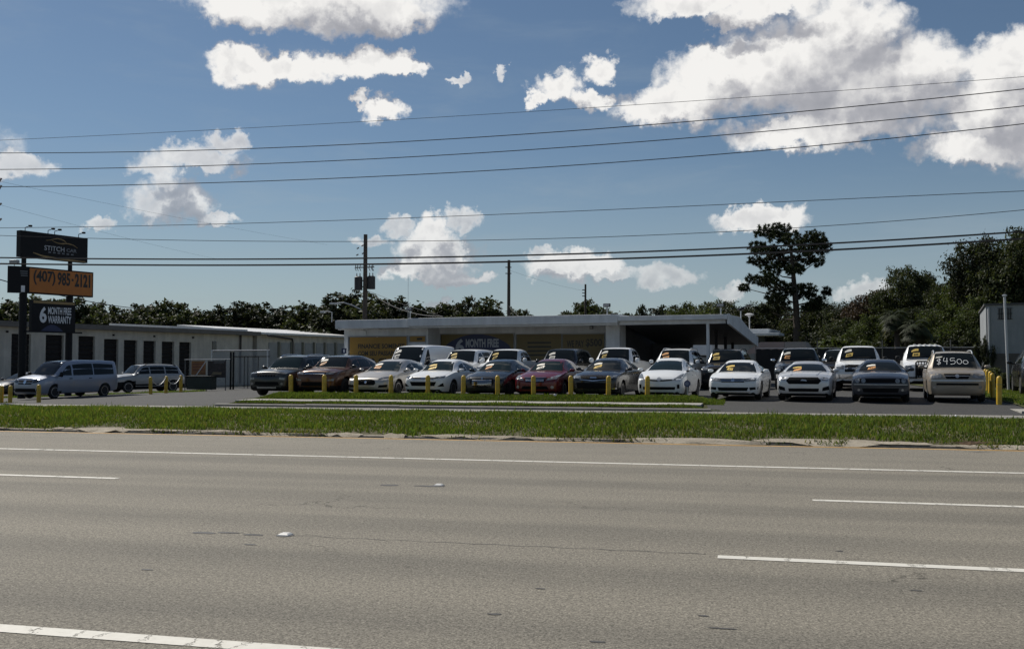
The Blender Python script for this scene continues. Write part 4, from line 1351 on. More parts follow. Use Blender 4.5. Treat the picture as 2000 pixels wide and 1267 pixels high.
def rect(x0, x1, z0, z1): return [(x0, z0), (x1, z0), (x1, z1), (x0, z1)]
def disc(x, z, r, n=12): return [(x + r * math.cos(2 * math.pi * i / n), z + r * math.sin(2 * math.pi * i / n)) for i in range(n)]
def bars(n, x, z0, z1, th, m=None): return [('grille_bar+', rect(-x, x, z0 + (z1 - z0) * (i + .5) / n - th / 2, z0 + (z1 - z0) * (i + .5) / n + th / 2), m or M_chrome, False) for i in range(n)]

def sedan(**k):
    d = dict(L=4.70, W=1.82, H=1.46, nose_z=.74, hood_z=.98, cowl=.265, head=.42, rear=.70, deck=.86, deck_z=1.08, belt_z=.97, clear=.17, clad_z=.27,
             wheel_r=.32, foh=.93, roh=1.05, dlo=[(.315, .505), (.522, .70), (.712, .775)], doors=[(.30, .51), (.515, .69)], head_drop=.09, tail_drop=.06, roof_w=.60, cowl_w=.80, face=[])
    d.update(k); return d
def suv(**k):
    d = dict(L=4.66, W=1.86, H=1.67, nose_z=.98, hood_z=1.12, cowl=.255, head=.375, rear=.90, deck=.985, deck_z=1.10, belt_z=1.10, clear=.22,
             wheel_r=.36, foh=.88, roh=.90, dlo=[(.295, .475), (.492, .69), (.71, .89)], doors=[(.28, .485), (.49, .69)], head_drop=.07, tail_drop=.07, roof_w=.68, cowl_w=.82, nose_w=.84, face=[], nose_lip=.10)
    d.update(k); return d
def pickup(**k):
    d = dict(L=5.80, W=2.00, H=1.93, nose_z=1.10, hood_z=1.27, cowl=.235, head=.325, rear=.555, deck=.585, deck_z=1.34, belt_z=1.28, clear=.30,
             wheel_r=.40, foh=.95, roh=1.20, dlo=[(.265, .40), (.412, .545)], doors=[(.25, .405), (.41, .56)], head_drop=.06, tail_drop=.06, roof_w=.70, cowl_w=.84, nose_w=.90, nose_lip=.16,
             deck_w=.80, bed=(.60, .98), face=[], mirror=(.22, .26), clad_z=.45)
    d.update(k); return d
def cargo_van(**k):
    d = dict(L=5.2, W=1.98, H=2.05, nose_z=1.02, hood_z=1.22, cowl=.165, head=.30, rear=.97, deck=.985, deck_z=1.9, belt_z=1.16, clear=.22,
             wheel_r=.34, foh=.95, roh=1.0, dlo=[(.20, .345)], doors=[(.175, .36), (.38, .62)], head_drop=.10, tail_drop=.05, roof_w=.78, cowl_w=.84, nose_w=.82, face=[], nose_lip=.14, mirror=(.2, .28))
    d.update(k); return d

P_white = car_paint('white_car_paint', (.74, .75, .75), 0, .3)
P_silver = car_paint('silver_car_paint', (.42, .40, .37), .45, .32)
P_silverm = car_paint('bright_silver_paint', (.56, .57, .58), .5, .33)
P_black = car_paint('black_car_paint', (.012, .012, .014), 0, .25)
P_slate = car_paint('slate_car_paint', (.013, .017, .022), .15, .26)
P_grey = car_paint('charcoal_car_paint', (.030, .032, .032), .25, .30)
P_dkgrey = car_paint('dark_grey_truck_paint', (.022, .027, .031), .2, .3)
P_bronze = car_paint('bronze_car_paint', (.085, .032, .013), .25, .28)
P_red = car_paint('dark_red_car_paint', (.12, .007, .010), .15, .22)
P_blue = car_paint('blue_grey_car_paint', (.020, .026, .040), .2, .32)
P_tan = car_paint('faded_tan_paint', (.27, .235, .19), .3, .48)
P_vansilver = car_paint('blue_silver_van_paint', (.30, .33, .40), .35, .32)

CB = R(-10)
CARS = []
SHIFT = {531: -9, 625: -10, 729: -13, 838: -11, 951: -9, 1054: -9, 1168: -9, 1299: -12, 1437: -6, 1574: -5, 1721: -2, 1867: 2,
         799: -24, 905: -29, 994: -32, 1104: -30, 1210: -27, 1320: -15, 1432: -24, 1566: -12, 1684: -9, 1816: -5, 64: -13, 222: -10}
def place(px, Yn, spec, name, label, cat, paint, rot=CB, group=None):
    """nose centre in the direction of pixel column px, on the row line Y = Yn"""
    p = on_y(px + SHIFT.get(px, 0), 706, Yn)
    if group: rot = R(-6.5)
    h = Vector((math.sin(rot), -math.cos(rot), 0))      # heading
    c = Vector((p.x, p.y, 0)) - h * (spec['L'] / 2)
    c.z = ground_z(c.x, c.y) + .002
    o = Car(spec).assemble(name, label, cat, c, rot, paint, group)
    CARS.append(o)
    return o

FR = 'cars for sale in the front row'
BR = 'vehicles for sale in the back row'
L_ = M_lamp
# ---- front row, from the left driveway to the right one
S_jeep = suv(L=4.62, W=1.86, H=1.66, nose_z=.99, hood_z=1.10, clad_z=.42, rails=M_chrome, glass=M_glass_t, dark_rim=True, face=[
    ('headlight', [(.48, .935), (.88, .915), (.90, .965), (.52, .985)], L_, True), ('headlight', [(.58, .70), (.80, .68), (.82, .76), (.60, .78)], L_, True)]
    + [('grille_slot', rect(-.44 + .127 * i, -.44 + .127 * i + .075, .80, .925), M_grille, False) for i in range(7)]
    + [('lower_intake', [(-.60, .46), (.60, .46), (.52, .60), (-.52, .60)], M_grille, False), ('skid_plate', rect(-.45, .45, .33, .40), M_galv, False), ('fog_light', disc(.70, .52, .05), L_, True)])
place(531, 37.0, S_jeep, 'suv_car', 'charcoal SUV with seven-slot grille and silver roof rails at end of front row', 'suv', P_grey, group=FR)
S_evo = suv(L=4.37, W=1.90, H=1.63, nose_z=1.0, hood_z=1.12, clad_z=.40, belt_z=1.12, roof_mat=P_black, tail_drop=.22, dark_rim=True, sticker=(M_stkw, M_stko), handle_mat=M_trim, mirror_mat=P_black, face=[
    ('headlight', [(.50, .86), (.90, .90), (.90, .98), (.52, .955)], L_, True), ('grille', rect(-.48, .48, .855, .95), M_grille, False), ('fog_light', [(.60, .62), (.84, .62), (.86, .70), (.62, .68)], L_, True),
    ('lower_intake', [(-.62, .42), (.62, .42), (.56, .58), (-.56, .58)], M_grille, False)] + bars(2, .46, .865, .94, .016))
place(625, 37.0, S_evo, 'suv_car', 'copper bronze compact SUV with black roof in front row', 'suv', P_bronze, group=FR)
S_ghi = sedan(L=4.97, W=1.94, H=1.46, nose_z=.73, hood_z=.98, nose_w=.74, sticker=(M_stkw, M_stko), glass=M_glass_t, face=[
    ('headlight', [(.50, .70), (.86, .72), (.90, .80), (.60, .76)], M_lampdk, True), ('grille', [(-.42, .52), (-.34, .46), (.34, .46), (.42, .52), (.38, .64), (.22, .68), (-.22, .68), (-.38, .64)], M_grille, False),
    ('lower_intake', [(.52, .36), (.84, .38), (.86, .48), (.56, .46)], M_grille, True), ('lower_lip', rect(-.8, .8, .25, .29), M_trim, False), ('emblem', disc(0, .57, .05), M_chrome, False)])
place(729, 37.0, S_ghi, 'sedan_car', 'beige silver sedan with oval black grille in front row', 'car', P_silver, group=FR)
S_cru = sedan(L=4.67, W=1.80, H=1.46, nose_z=.80, hood_z=1.0, head=.40, sticker=(M_stky, M_stky), glass=M_glass_t, face=[
    ('headlight', [(.40, .71), (.80, .74), (.86, .84), (.50, .79)], M_lampdk, True), ('upper_grille', [(-.42, .70), (.42, .70), (.46, .765), (-.46, .765)], M_grille, False),
    ('lower_grille', [(-.48, .44), (.48, .44), (.56, .60), (-.56, .60)], M_grille, False), ('fog_light', [(.60, .42), (.82, .42), (.80, .56)], M_grille, True),
    ('chrome_bar+', rect(-.46, .46, .665, .69), M_chrome, False), ('emblem', [(-.09, .72), (.09, .72), (.07, .755), (-.07, .755)], M_chrome, False), ('lower_lip', rect(-.7, .7, .27, .31), M_trim, False)])
place(838, 37.0, S_cru, 'sedan_car', 'white compact sedan with split black grille in front row', 'car', P_white, group=FR)
S_ela = sedan(L=4.57, W=1.80, H=1.45, nose_z=.79, hood_z=1.0, head=.40, sticker=(M_stkw, M_stko), glass=M_glass_t, dark_rim=True, face=[
    ('headlight', [(.44, .70), (.82, .73), (.87, .82), (.52, .77)], M_lampdk, True),
    ('grille', [(-.36, .42), (.36, .42), (.50, .58), (.42, .72), (-.42, .72), (-.50, .58)], M_grille, False)] + bars(5, .40, .46, .70, .014)
    + [('fog_light', [(.62, .38), (.80, .40), (.80, .55), (.66, .50)], M_grille, True), ('emblem', disc(0, .735, .035), M_chrome, False)])
place(951, 37.0, S_ela, 'sedan_car', 'dark slate sedan with chrome-barred hexagon grille in front row', 'car', P_slate, group=FR)
S_son = sedan(L=4.82, W=1.83, H=1.47, nose_z=.80, hood_z=1.0, head=.40, rear=.68, deck=.87, sticker=(M_stkw, M_stkw), glass=M_glass_t, face=[
    ('headlight', [(.44, .66), (.80, .72), (.86, .88), (.74, .86), (.50, .75)], L_, True), ('grille', [(-.36, .60), (.36, .60), (.44, .76), (-.44, .76)], M_grille, False)] + bars(3, .36, .62, .75, .016)
    + [('lower_intake', [(-.55, .34), (.55, .34), (.48, .46), (-.48, .46)], M_grille, False), ('fog_light', disc(.68, .42, .06), L_, True), ('chrome_strip+', rect(-.44, .44, .768, .785), M_chrome, False)])
place(1054, 37.0, S_son, 'sedan_car', 'dark red sedan with swept headlights in front row', 'car', P_red, group=FR)
S_imp = sedan(L=5.1, W=1.85, H=1.50, nose_z=.86, hood_z=1.03, belt_z=1.02, deck_z=1.12, head=.40, sticker=(M_stkw, M_stky), face=[
    ('headlight', [(.46, .74), (.84, .78), (.88, .88), (.52, .84)], L_, True), ('upper_grille', [(-.46, .70), (.46, .70), (.50, .84), (-.50, .84)], M_grille, False), ('chrome_bar+', [(-.52, .70), (0, .655), (.52, .70), (.52, .72), (0, .68), (-.52, .72)], M_chrome, False),
    ('lower_intake', [(-.62, .38), (.62, .38), (.66, .60), (-.66, .60)], M_grille, False), ('emblem', [(-.14, .755), (.14, .755), (.11, .80), (-.11, .80)], M_chrome, False), ('fog_light', [(.68, .36), (.84, .37), (.84, .40), (.70, .39)], M_chrome, True)])
place(1168, 37.0, S_imp, 'sedan_car', 'large black sedan with chrome grille bar in front row', 'car', P_black, group=FR)
S_pri = sedan(L=4.48, W=1.75, H=1.50, nose_z=.80, hood_z=1.04, cowl=.235, head=.43, rear=.66, deck=.955, deck_z=1.05, belt_z=1.0, nose_w=.80, head_drop=.10, tail_drop=.06, glass=M_glass_t, sticker=None,
    dlo=[(.30, .49), (.505, .68), (.70, .78)], face=[
    ('headlight', [(.50, .70), (.74, .68), (.82, .80), (.80, .94), (.70, .90)], L_, True), ('upper_grille', [(-.52, .69), (-.1, .66), (.1, .66), (.52, .69), (.46, .735), (.12, .71), (-.12, .71), (-.46, .735)], M_grille, False),
    ('emblem', disc(0, .73, .075), M_galv, False), ('lower_intake', [(-.58, .36), (.58, .36), (.60, .46), (-.60, .46)], M_grille, False), ('fog_light', rect(.66, .74, .40, .55), M_grille, True)])
place(1299, 37.0, S_pri, 'hatchback_car', 'white wedge-shaped hybrid hatchback at end of the grass bank', 'car', P_white, group=FR)
S_cc = sedan(L=4.80, W=1.855, H=1.42, nose_z=.80, hood_z=.98, head=.41, sticker=(M_stky, M_stky), face=[
    ('headlight', [(.42, .66), (.78, .69), (.87, .80), (.46, .78)], L_, True), ('grille', [(-.40, .64), (.40, .64), (.46, .775), (-.46, .775)], M_grille, False)] + bars(3, .42, .66, .77, .012)
    + [('emblem', disc(0, .715, .062), M_chrome, False), ('lower_intake', [(-.50, .34), (.50, .34), (.55, .46), (-.55, .46)], M_grille, False), ('fog_light', [(.60, .36), (.86, .40), (.87, .48), (.58, .46)], M_grille, True), ('chrome_strip+', rect(-.62, .62, .295, .315), M_chrome, False)])
place(1437, 36.9, S_cc, 'sedan_car', 'white sedan with round grille emblem in right driveway', 'car', P_white, group=FR)
S_mus = sedan(L=4.78, W=1.915, H=1.38, nose_z=.86, hood_z=1.02, cowl=.30, head=.44, rear=.62, deck=.88, deck_z=1.08, belt_z=1.0, roof_w=.58, wheel_r=.345, nose_w=.84, sticker=(M_stky, M_stko), dark_rim=True,
    dlo=[(.34, .56), (.58, .68)], doors=[(.32, .60)], head_drop=.10, face=[
    ('headlight', [(.62, .735), (.86, .72), (.90, .80), (.66, .82)], M_lampdk, True), ('grille', [(-.50, .60), (.50, .60), (.60, .72), (.48, .835), (-.48, .835), (-.60, .72)], M_grille, False), ('emblem', [(-.11, .715), (.12, .70), (.08, .745), (-.05, .755)], M_galv, False),
    ('lower_intake', [(-.50, .34), (.50, .34), (.52, .45), (-.52, .45)], M_grille, False), ('side_intake', [(.62, .36), (.86, .40), (.84, .54), (.64, .48)], M_grille, True), ('splitter', rect(-.8, .8, .235, .27), M_trim, False)],
    tops=[('hood_ridge', [(.40, -2.15), (.46, -2.15), (.56, -1.05), (.50, -1.05)], P_silverm, True)])
place(1574, 36.6, S_mus, 'coupe_car', 'silver muscle coupe with six-sided black grille in right driveway', 'car', P_silverm, group=FR)
S_cha = sedan(L=5.02, W=1.925, H=1.45, nose_z=.86, hood_z=1.04, cowl=.30, head=.42, rear=.64, deck=.84, deck_z=1.12, belt_z=1.04, roof_w=.58, wheel_r=.355, nose_w=.90, nose_lip=.05, sticker=(M_stkw, M_stko), dark_rim=True,
    dlo=[(.34, .55), (.57, .66)], doors=[(.32, .60)], head_drop=.10, face=[
    ('grille', [(-.80, .66), (.80, .66), (.84, .80), (-.84, .80)], M_grille, False), ('headlight+', disc(.55, .73, .075), L_, True), ('headlight+', disc(.74, .73, .075), L_, True),
    ('chrome_strip+', rect(-.86, .86, .595, .615), M_galv, False), ('lower_intake', [(-.55, .34), (.55, .34), (.6, .48), (-.6, .48)], M_grille, False), ('fog_light', disc(.70, .42, .045), L_, True)],
    tops=[('hood_scoop', [(.32, -1.55), (.52, -1.55), (.52, -1.25), (.32, -1.25)], M_trim, True)])
place(1721, 36.3, S_cha, 'coupe_car', 'dark blue grey muscle coupe with four round headlights in right driveway', 'car', P_blue, group=FR)
S_kia = suv(L=4.57, W=1.885, H=1.74, nose_z=.99, hood_z=1.14, belt_z=1.13, clad_z=0, rails=M_galv, sticker=None, mirror_mat=P_tan, face=[
    ('headlight', [(.46, .84), (.82, .80), (.89, .94), (.80, 1.00), (.50, .97)], L_, True), ('grille', [(-.34, .80), (.34, .80), (.42, .97), (-.42, .97)], M_grille, False), ('grille_bar+', rect(-.38, .38, .885, .90), M_galv, False), ('emblem', disc(0, .89, .06), M_galv, False),
    ('bumper_strip+', rect(-.88, .88, .715, .765), M_galv, False), ('lower_intake', rect(-.66, .66, .585, .655), M_grille, False), ('fog_light', disc(.72, .52, .055), L_, True)])
kia = place(1867, 36.7, S_kia, 'suv_car', 'faded tan SUV with $4500 written on the windshield', 'suv', P_tan, group=FR)
kc = Car(S_kia)
M_chalk = mat('chalk_white', (.8, .8, .78), .8)
def chalk(pts, wd=.017, n=10):
    """a hand-drawn chalk stroke on the windshield through (x, z) points"""
    P_ = []
    pts = [np.array(p) for p in pts]
    for i in range(len(pts) - 1):
        p0, p1, p2, p3 = pts[max(i - 1, 0)], pts[i], pts[i + 1], pts[min(i + 2, len(pts) - 1)]
        for k in range(6):
            t = k / 6
            P_.append(.5 * ((2 * p1) + (-p0 + p2) * t + (2 * p0 - 5 * p1 + 4 * p2 - p3) * t * t + (-p0 + 3 * p1 - 3 * p2 + p3) * t ** 3))
    P_.append(pts[-1])
    vs = []
    for i, p in enumerate(P_):
        d = P_[min(i + 1, len(P_) - 1)] - P_[max(i - 1, 0)]; d = d / (np.linalg.norm(d) + 1e-9)
        nn = np.array([-d[1], d[0]]) * wd * .5 * (.8 + .4 * random.random())
        for sg in (-1, 1):
            h_, n_ = kc.hit(*(p + nn * sg), 'front'); vs.append(h_ + n_ * .016)
    me = MB().add(vs, [(2 * i, 2 * i + 1, 2 * i + 3, 2 * i + 2) for i in range(len(P_) - 1)]).mesh('chalk_stroke')
    put_obj('chalk_stroke', me, M_chalk, kia)
chalk([(-.43, 1.43), (-.49, 1.46), (-.55, 1.42), (-.50, 1.375), (-.44, 1.34), (-.49, 1.29), (-.56, 1.31)])
chalk([(-.46, 1.50), (-.51, 1.26)])
chalk([(-.31, 1.52), (-.34, 1.40), (-.20, 1.395)]); chalk([(-.225, 1.51), (-.24, 1.28)])
chalk([(.03, 1.50), (-.10, 1.495), (-.11, 1.41), (0, 1.42), (.04, 1.36), (-.01, 1.30), (-.12, 1.29)])
def ring(cx, cz, rx, rz): chalk([(cx + rx * math.cos(t), cz + rz * math.sin(t)) for t in np.linspace(1.4, 1.4 + 2 * math.pi, 11)])
ring(.17, 1.385, .075, .085); ring(.37, 1.36, .08, .065)
kc.panel('arched_sticker', [(-.60, 1.50), (-.40, 1.53), (-.36, 1.57), (-.56, 1.55)], 'front', M_stkw, kia, .014, .2, .004)

# ---- back row
def rowface(z, big=False):
    return [('headlight', [(.56, z - .02), (.86, z - .02), (.88, z + .16), (.58, z + .16)], L_, True), ('grille', rect(-.50, .50, z - .14, z + .17), M_grille, False),
            ('grille_bar+', rect(-.48, .48, z + .0, z + .05), M_chrome if big else M_trim, False), ('bumper', rect(-.86, .86, z - .44, z - .26), M_chrome if big else M_trim, False)]
S_van = cargo_van(face=rowface(.82), sticker=(M_stkw, M_stkw), H=2.12, L=5.4, W=2.02, deck_z=2.02, mirror_mat=M_trim)
place(799, 46.2, S_van, 'cargo_van', 'white panel cargo van with glaring windshield in back row', 'van', P_white, group=BR)
S_w1 = suv(L=5.1, W=1.98, H=1.90, nose_z=1.06, hood_z=1.24, belt_z=1.24, face=rowface(.92, True), sticker=(M_stky, M_stky), wheel_r=.39, mirror=(.2, .2))
place(905, 46.6, S_w1, 'suv_car', 'large white SUV beside the cargo van in back row', 'suv', P_white, group=BR)
S_p1 = pickup(H=1.90, W=1.95, L=5.5, face=rowface(.96, True), sticker=(M_stky, M_stky))
place(994, 46.6, S_p1, 'pickup_truck', 'white extended-cab pickup behind the dark slate sedan', 'pickup', P_white, group=BR)
S_b1 = suv(L=5.0, W=1.98, H=1.93, nose_z=1.08, hood_z=1.24, belt_z=1.24, face=rowface(.94, True), sticker=(M_stkw, M_stkw), wheel_r=.39, mirror=(.2, .2))
place(1104, 46.8, S_b1, 'suv_car', 'large black SUV behind the red sedan', 'suv', P_black, group=BR)
S_p2 = pickup(face=rowface(.98, True), sticker=(M_stkw, M_stky), H=1.96)
place(1210, 46.6, S_p2, 'pickup_truck', 'white crew-cab pickup beside the black SUV in back row', 'pickup', P_white, group=BR)
S_w2 = suv(L=5.0, W=1.95, H=1.90, nose_z=1.05, hood_z=1.22, belt_z=1.22, face=rowface(.92), sticker=(M_stko, M_stko), rails=M_galv, mirror=(.2, .2))
place(1320, 46.4, S_w2, 'suv_car', 'white SUV with light roof rack behind the hybrid hatchback', 'suv', P_white, group=BR)
S_b2 = suv(L=4.95, W=1.95, H=1.88, nose_z=1.05, hood_z=1.2, belt_z=1.2, face=rowface(.92), sticker=(M_stky, M_stky), rails=M_trim, mirror=(.2, .2))
place(1432, 46.6, S_b2, 'suv_car', 'black SUV behind the white sedan with round emblem', 'suv', P_black, group=BR)
S_g1 = pickup(H=1.92, face=rowface(.98, True), sticker=(M_stkw, M_stko), mirror=(.24, .17), mirror_mat=M_chrome)
place(1566, 46.8, S_g1, 'pickup_truck', 'dark grey pickup with chrome mirrors behind the silver coupe', 'pickup', P_dkgrey, group=BR)
S_f1 = pickup(H=2.0, W=2.03, nose_z=1.16, hood_z=1.32, belt_z=1.33, deck_z=1.4, face=[('headlight', [(.58, .96), (.88, .96), (.90, 1.14), (.60, 1.14)], L_, True), ('grille', rect(-.54, .54, .84, 1.16), M_grille, False),
    ('grille_bar+', rect(-.54, .54, .96, 1.02), M_galv, False), ('bumper', rect(-.9, .9, .52, .74), M_chrome, False), ('emblem', [(-.12, .97), (.12, .97), (.10, 1.03), (-.10, 1.03)], M_galv, False)], sticker=(M_stkw, M_stky), mirror_mat=M_trim)
place(1684, 46.8, S_f1, 'pickup_truck', 'tall white pickup with black grille beside the tan SUV row', 'pickup', P_white, group=BR)
S_f2 = pickup(H=2.04, W=2.05, nose_z=1.18, hood_z=1.36, belt_z=1.36, deck_z=1.42, face=[('headlight', [(.62, .94), (.90, .94), (.91, 1.12), (.64, 1.12)], L_, True), ('grille', rect(-.42, .42, .66, 1.2), M_grille, False),
    ('bumper', rect(-.9, .9, .54, .64), M_chrome, False)], sticker=(M_stky, M_stky), mirror_mat=M_trim, rails=None)
f2 = place(1816, 46.6, S_f2, 'pickup_truck', 'white heavy-duty pickup with roof marker lights and a black grille guard', 'pickup', P_white, group=BR)
f2['group'] = BR
for i in range(5):
    MB().bbox(-.05, .05, -.09, .09, 0, .04, .012, Matrix.Translation((-.44 + .22 * i, (.345 - .5) * S_f2['L'], S_f2['H'] + .015))).build_local('marker_light', mat('marker_white', (.7, .68, .6), .4), f2)
gg = MB()
yn = -S_f2['L'] / 2
gg.tube([(-.46, yn - .10, .55), (-.46, yn - .10, 1.25), (-.40, yn - .08, 1.30), (.40, yn - .08, 1.30), (.46, yn - .10, 1.25), (.46, yn - .10, .55)], .035, 8)
for i in range(7): gg.tube([(-.36 + .12 * i, yn - .09, .58), (-.36 + .12 * i, yn - .085, 1.29)], .018, 6)
for z in (.62, .9, 1.1): gg.tube([(-.46, yn - .095, z), (.46, yn - .095, z)], .02, 6)
gg.tube([(-.30, yn - .09, .60), (-.30, yn + .25, .58)], .03, 6); gg.tube([(.30, yn - .09, .60), (.30, yn + .25, .58)], .03, 6)
gg.build_local('grille_guard', M_trim, f2)
S_d3 = suv(L=4.9, W=1.95, H=1.92, nose_z=1.05, hood_z=1.2, belt_z=1.2, face=rowface(.92), wheel_r=.38)
place(1632, 53.4, S_d3, 'suv_car', 'black SUV parked against the screened fence behind the grey pickup', 'suv', P_black)

# ---- left part of the lot
S_met = cargo_van(deck_z=1.80, L=5.14, W=1.93, H=1.90, nose_z=1.02, hood_z=1.16, cowl=.185, head=.335, dlo=[(.235, .385), (.405, .655), (.668, .93)], glass=M_glass, doors=[(.21, .395), (.41, .64)], roof_w=.76, wheel_r=.335, handle_mat=M_trim, mirror_mat=M_trim, belt_z=1.12,
    head_drop=.09, win_top=.16, face=[('headlight', [(.50, .78), (.76, .80), (.88, .96), (.80, 1.0), (.54, .92)], M_lampdk, True), ('grille', [(-.44, .72), (.44, .72), (.48, .92), (-.48, .92)], M_grille, False), ('emblem', disc(0, .83, .09), M_chrome, False), ('chrome_bar+', rect(-.46, .46, .79, .815), M_galv, False),
    ('lower_intake', [(-.72, .34), (.72, .34), (.66, .52), (-.66, .52)], M_grille, False), ('fog_light', [(.72, .40), (.86, .42), (.84, .52), (.74, .50)], M_grille, True)])
place(64, 42.3, S_met, 'passenger_van', 'blue-silver passenger van parked in front of the pylon sign', 'van', P_vansilver)
S_mits = suv(L=4.75, W=1.86, H=1.75, nose_z=1.0, hood_z=1.12, belt_z=1.12, clad_z=.62, rails=M_trim, face=rowface(.86))
place(222, 54.5, S_mits, 'suv_car', 'silver SUV with dark lower cladding behind the passenger van', 'suv', car_paint('dull_silver_paint', (.30, .31, .32), .4, .34), rot=R(-30))
S_blk = sedan(L=4.7, face=[('headlight', [(.5, .64), (.84, .66), (.86, .74), (.55, .72)], L_, True), ('grille', rect(-.4, .4, .5, .68), M_grille, False)])
place(-12, 51.5, S_blk, 'sedan_car', 'black sedan parked by the storage doors behind the pylon sign', 'car', P_black)
S_ws = suv(L=4.8, W=1.9, H=1.82, nose_z=1.05, hood_z=1.18, belt_z=1.2, face=rowface(.9))
ws_ = place(626, 56.5, S_ws, 'suv_car', 'white SUV with chalked windshield beside the dealership corner', 'suv', P_white)
Car(S_ws).panel('chalk_line', [(-.30, 1.50), (.45, 1.52), (.45, 1.60), (-.30, 1.58)], 'front', M_stkw, ws_, .014, .05, .003)
# vehicle seen from behind at the right edge
S_rt = suv(L=4.9, W=1.95, H=1.82, nose_z=1.05, hood_z=1.2, belt_z=1.18, rails=None, face=rowface(.9), tail=[('tail_light', [(.62, 1.18), (.80, 1.18), (.70, 1.62), (.60, 1.62)], M_tail), ('rear_bumper', rect(.0, .86, .55, .72), M_trim)])
p = foot(2034, 41)
c = Car(S_rt).assemble('suv_car', 'dark SUV seen from behind beside the grey house', 'suv', (p.x, p.y, ground_z(p.x, p.y) + .03), math.pi - R(8), P_black)

# ================================================================= fences, posts, yard things
def bollard_mesh():
    mb = MB().lathe([(.088, -.35), (.088, .62), (.086, .68), (.074, .725), (.045, .755), (.0, .765)], 16)
    me = mb.mesh('sleeve', 40); me.materials.append(M_yellow); return me
BME = bollard_mesh()
cap_me = MB().lathe([(.0905, .52), (.0905, .545)], 16).mesh('band'); cap_me.materials.append(mat('faded_band', (.34, .27, .08), .6))
def bollard(x, y, z, lab, group, sc_=1.0):
    t = thing('bollard', lab, 'bollard', (x, y, z), random.uniform(0, 3), group)
    t.rotation_euler.x = random.uniform(-.02, .02); t.rotation_euler.y = random.uniform(-.02, .02)
    t.scale = (1, 1, sc_)
    put_obj('sleeve', BME, None, t); put_obj('band', cap_me, None, t)
    return t
for px, where in ((569, 'between the charcoal SUV and the bronze SUV'), (634, 'before the grille of the bronze SUV'), (696, 'before the beige silver sedan with oval grille'), (764, 'between the beige silver sedan and the white compact sedan'),
                  (836, 'before the grille of the white compact sedan'), (905, 'between the white compact sedan and the slate sedan'), (972, 'before the dark slate sedan'), (1042, 'before the grille of the red sedan'),
                  (1115, 'between the red sedan and the black sedan'), (1188, 'before the large black sedan'), (1264, 'before the white hybrid hatchback')):
    p = on_y(px, 706, 36.45)
    bollard(p.x, p.y, float(bank_z(np.array(p.x), np.array(36.45))) + .01, 'yellow bollard in the grass bank ' + where, 'bollards on the grass bank')
for px, dep in ((4, 44.5), (21, 44.5), (77, 43.0)):
    p = foot(px, dep)
    bollard(p.x, p.y, ground_z(p.x, p.y) + .02, 'yellow bollard on the lawn before the passenger van', 'bollards by the pylon sign')
LB = []
for px, pyt, dep in ((295, 734, 52.0), (325, 733, 53.5), (354, 731, 55.0)):
    p = foot(px, dep); z = ground_z(p.x, p.y)
    zt = on_depth(px, pyt, dep).z
    bollard(p.x, p.y, zt - .80, 'yellow bollard hung with a chain beside the silver SUV', 'chained bollards at the lane')
    LB.append(Vector((p.x, p.y, zt - .07)))
for i in range(2):
    a, b = LB[i], LB[i + 1]
    pts = [a.lerp(b, k / 12) - Vector((0, 0, .42 * 4 * (k / 12) * (1 - k / 12))) for k in range(13)]
    o = MB().tube(pts, .022, 6).build('chain', mat('pale_chain', (.55, .55, .52), .5), None)
    tag(o, ('pale chain sagging between the first two lane bollards', 'pale chain sagging to the lane bollard nearest the banner')[i], 'chain', 'chains at the lane')
for i, (px, dep) in enumerate(((1950, 33.3), (1938, 37.2), (1933, 40.5), (1928.5, 43.3), (1924, 47))):
    p = foot(px, dep)
    bollard(p.x, p.y, ground_z(p.x, p.y) + .02, 'yellow bollard in the receding line beside the tan SUV', 'bollards along the right lawn', 1.22)

# ---- screened chain-link fence behind the lot
M_screen = mat('black_privacy_screen', (.012, .012, .013), .75, var=(1.5, .4), bump=(3, .6))
FN = thing('screened_fence', 'black screened chain-link fence closing off the back of the lot', 'fence', foot(1700, 60))
fo = foot(1478, 63.5); fgy = (fo - GO).dot(GY)
fx_0, fx_1 = gx_at(1476, fgy), gx_at(1926, fgy)
n = 7; Lf = (fx_1 - fx_0) / n
for i in range(n + 1):
    x = fx_0 + i * Lf; p = gpt(x, fgy, 0); g = ground_z(p.x, p.y)
    ht = random.uniform(2.3, 2.4) if i % 2 else 2.9
    MB().tube([p + Vector((0, 0, g - .1)), p + Vector((0, 0, ht))], .026, 8).build('post', mat('weathered_steel', (.12, .12, .12), .6, .3), FN)
    if i < n:
        mb = MB(); nn = 10
        top = [2.06 + .03 * math.sin(k * 2.1 + i) for k in range(nn + 1)]
        vs = []
        for k in range(nn + 1):
            xx = x + .04 + (Lf - .08) * k / nn; yy = fgy - .045 - .03 * math.sin(math.pi * k / nn * 3 + i)
            vs += [gpt(xx, yy, .08 + g), gpt(xx, yy, top[k] + g)]
        mb.add(vs, [(2 * k, 2 * k + 2, 2 * k + 3, 2 * k + 1) for k in range(nn)])
        mb.build('screen_panel', M_screen, FN)
        MB().tube([gpt(x + .03, fgy, g + 2.12), gpt(x + Lf - .03, fgy, g + 2.12)], .022, 6).build('top_rail', M_galv, FN)

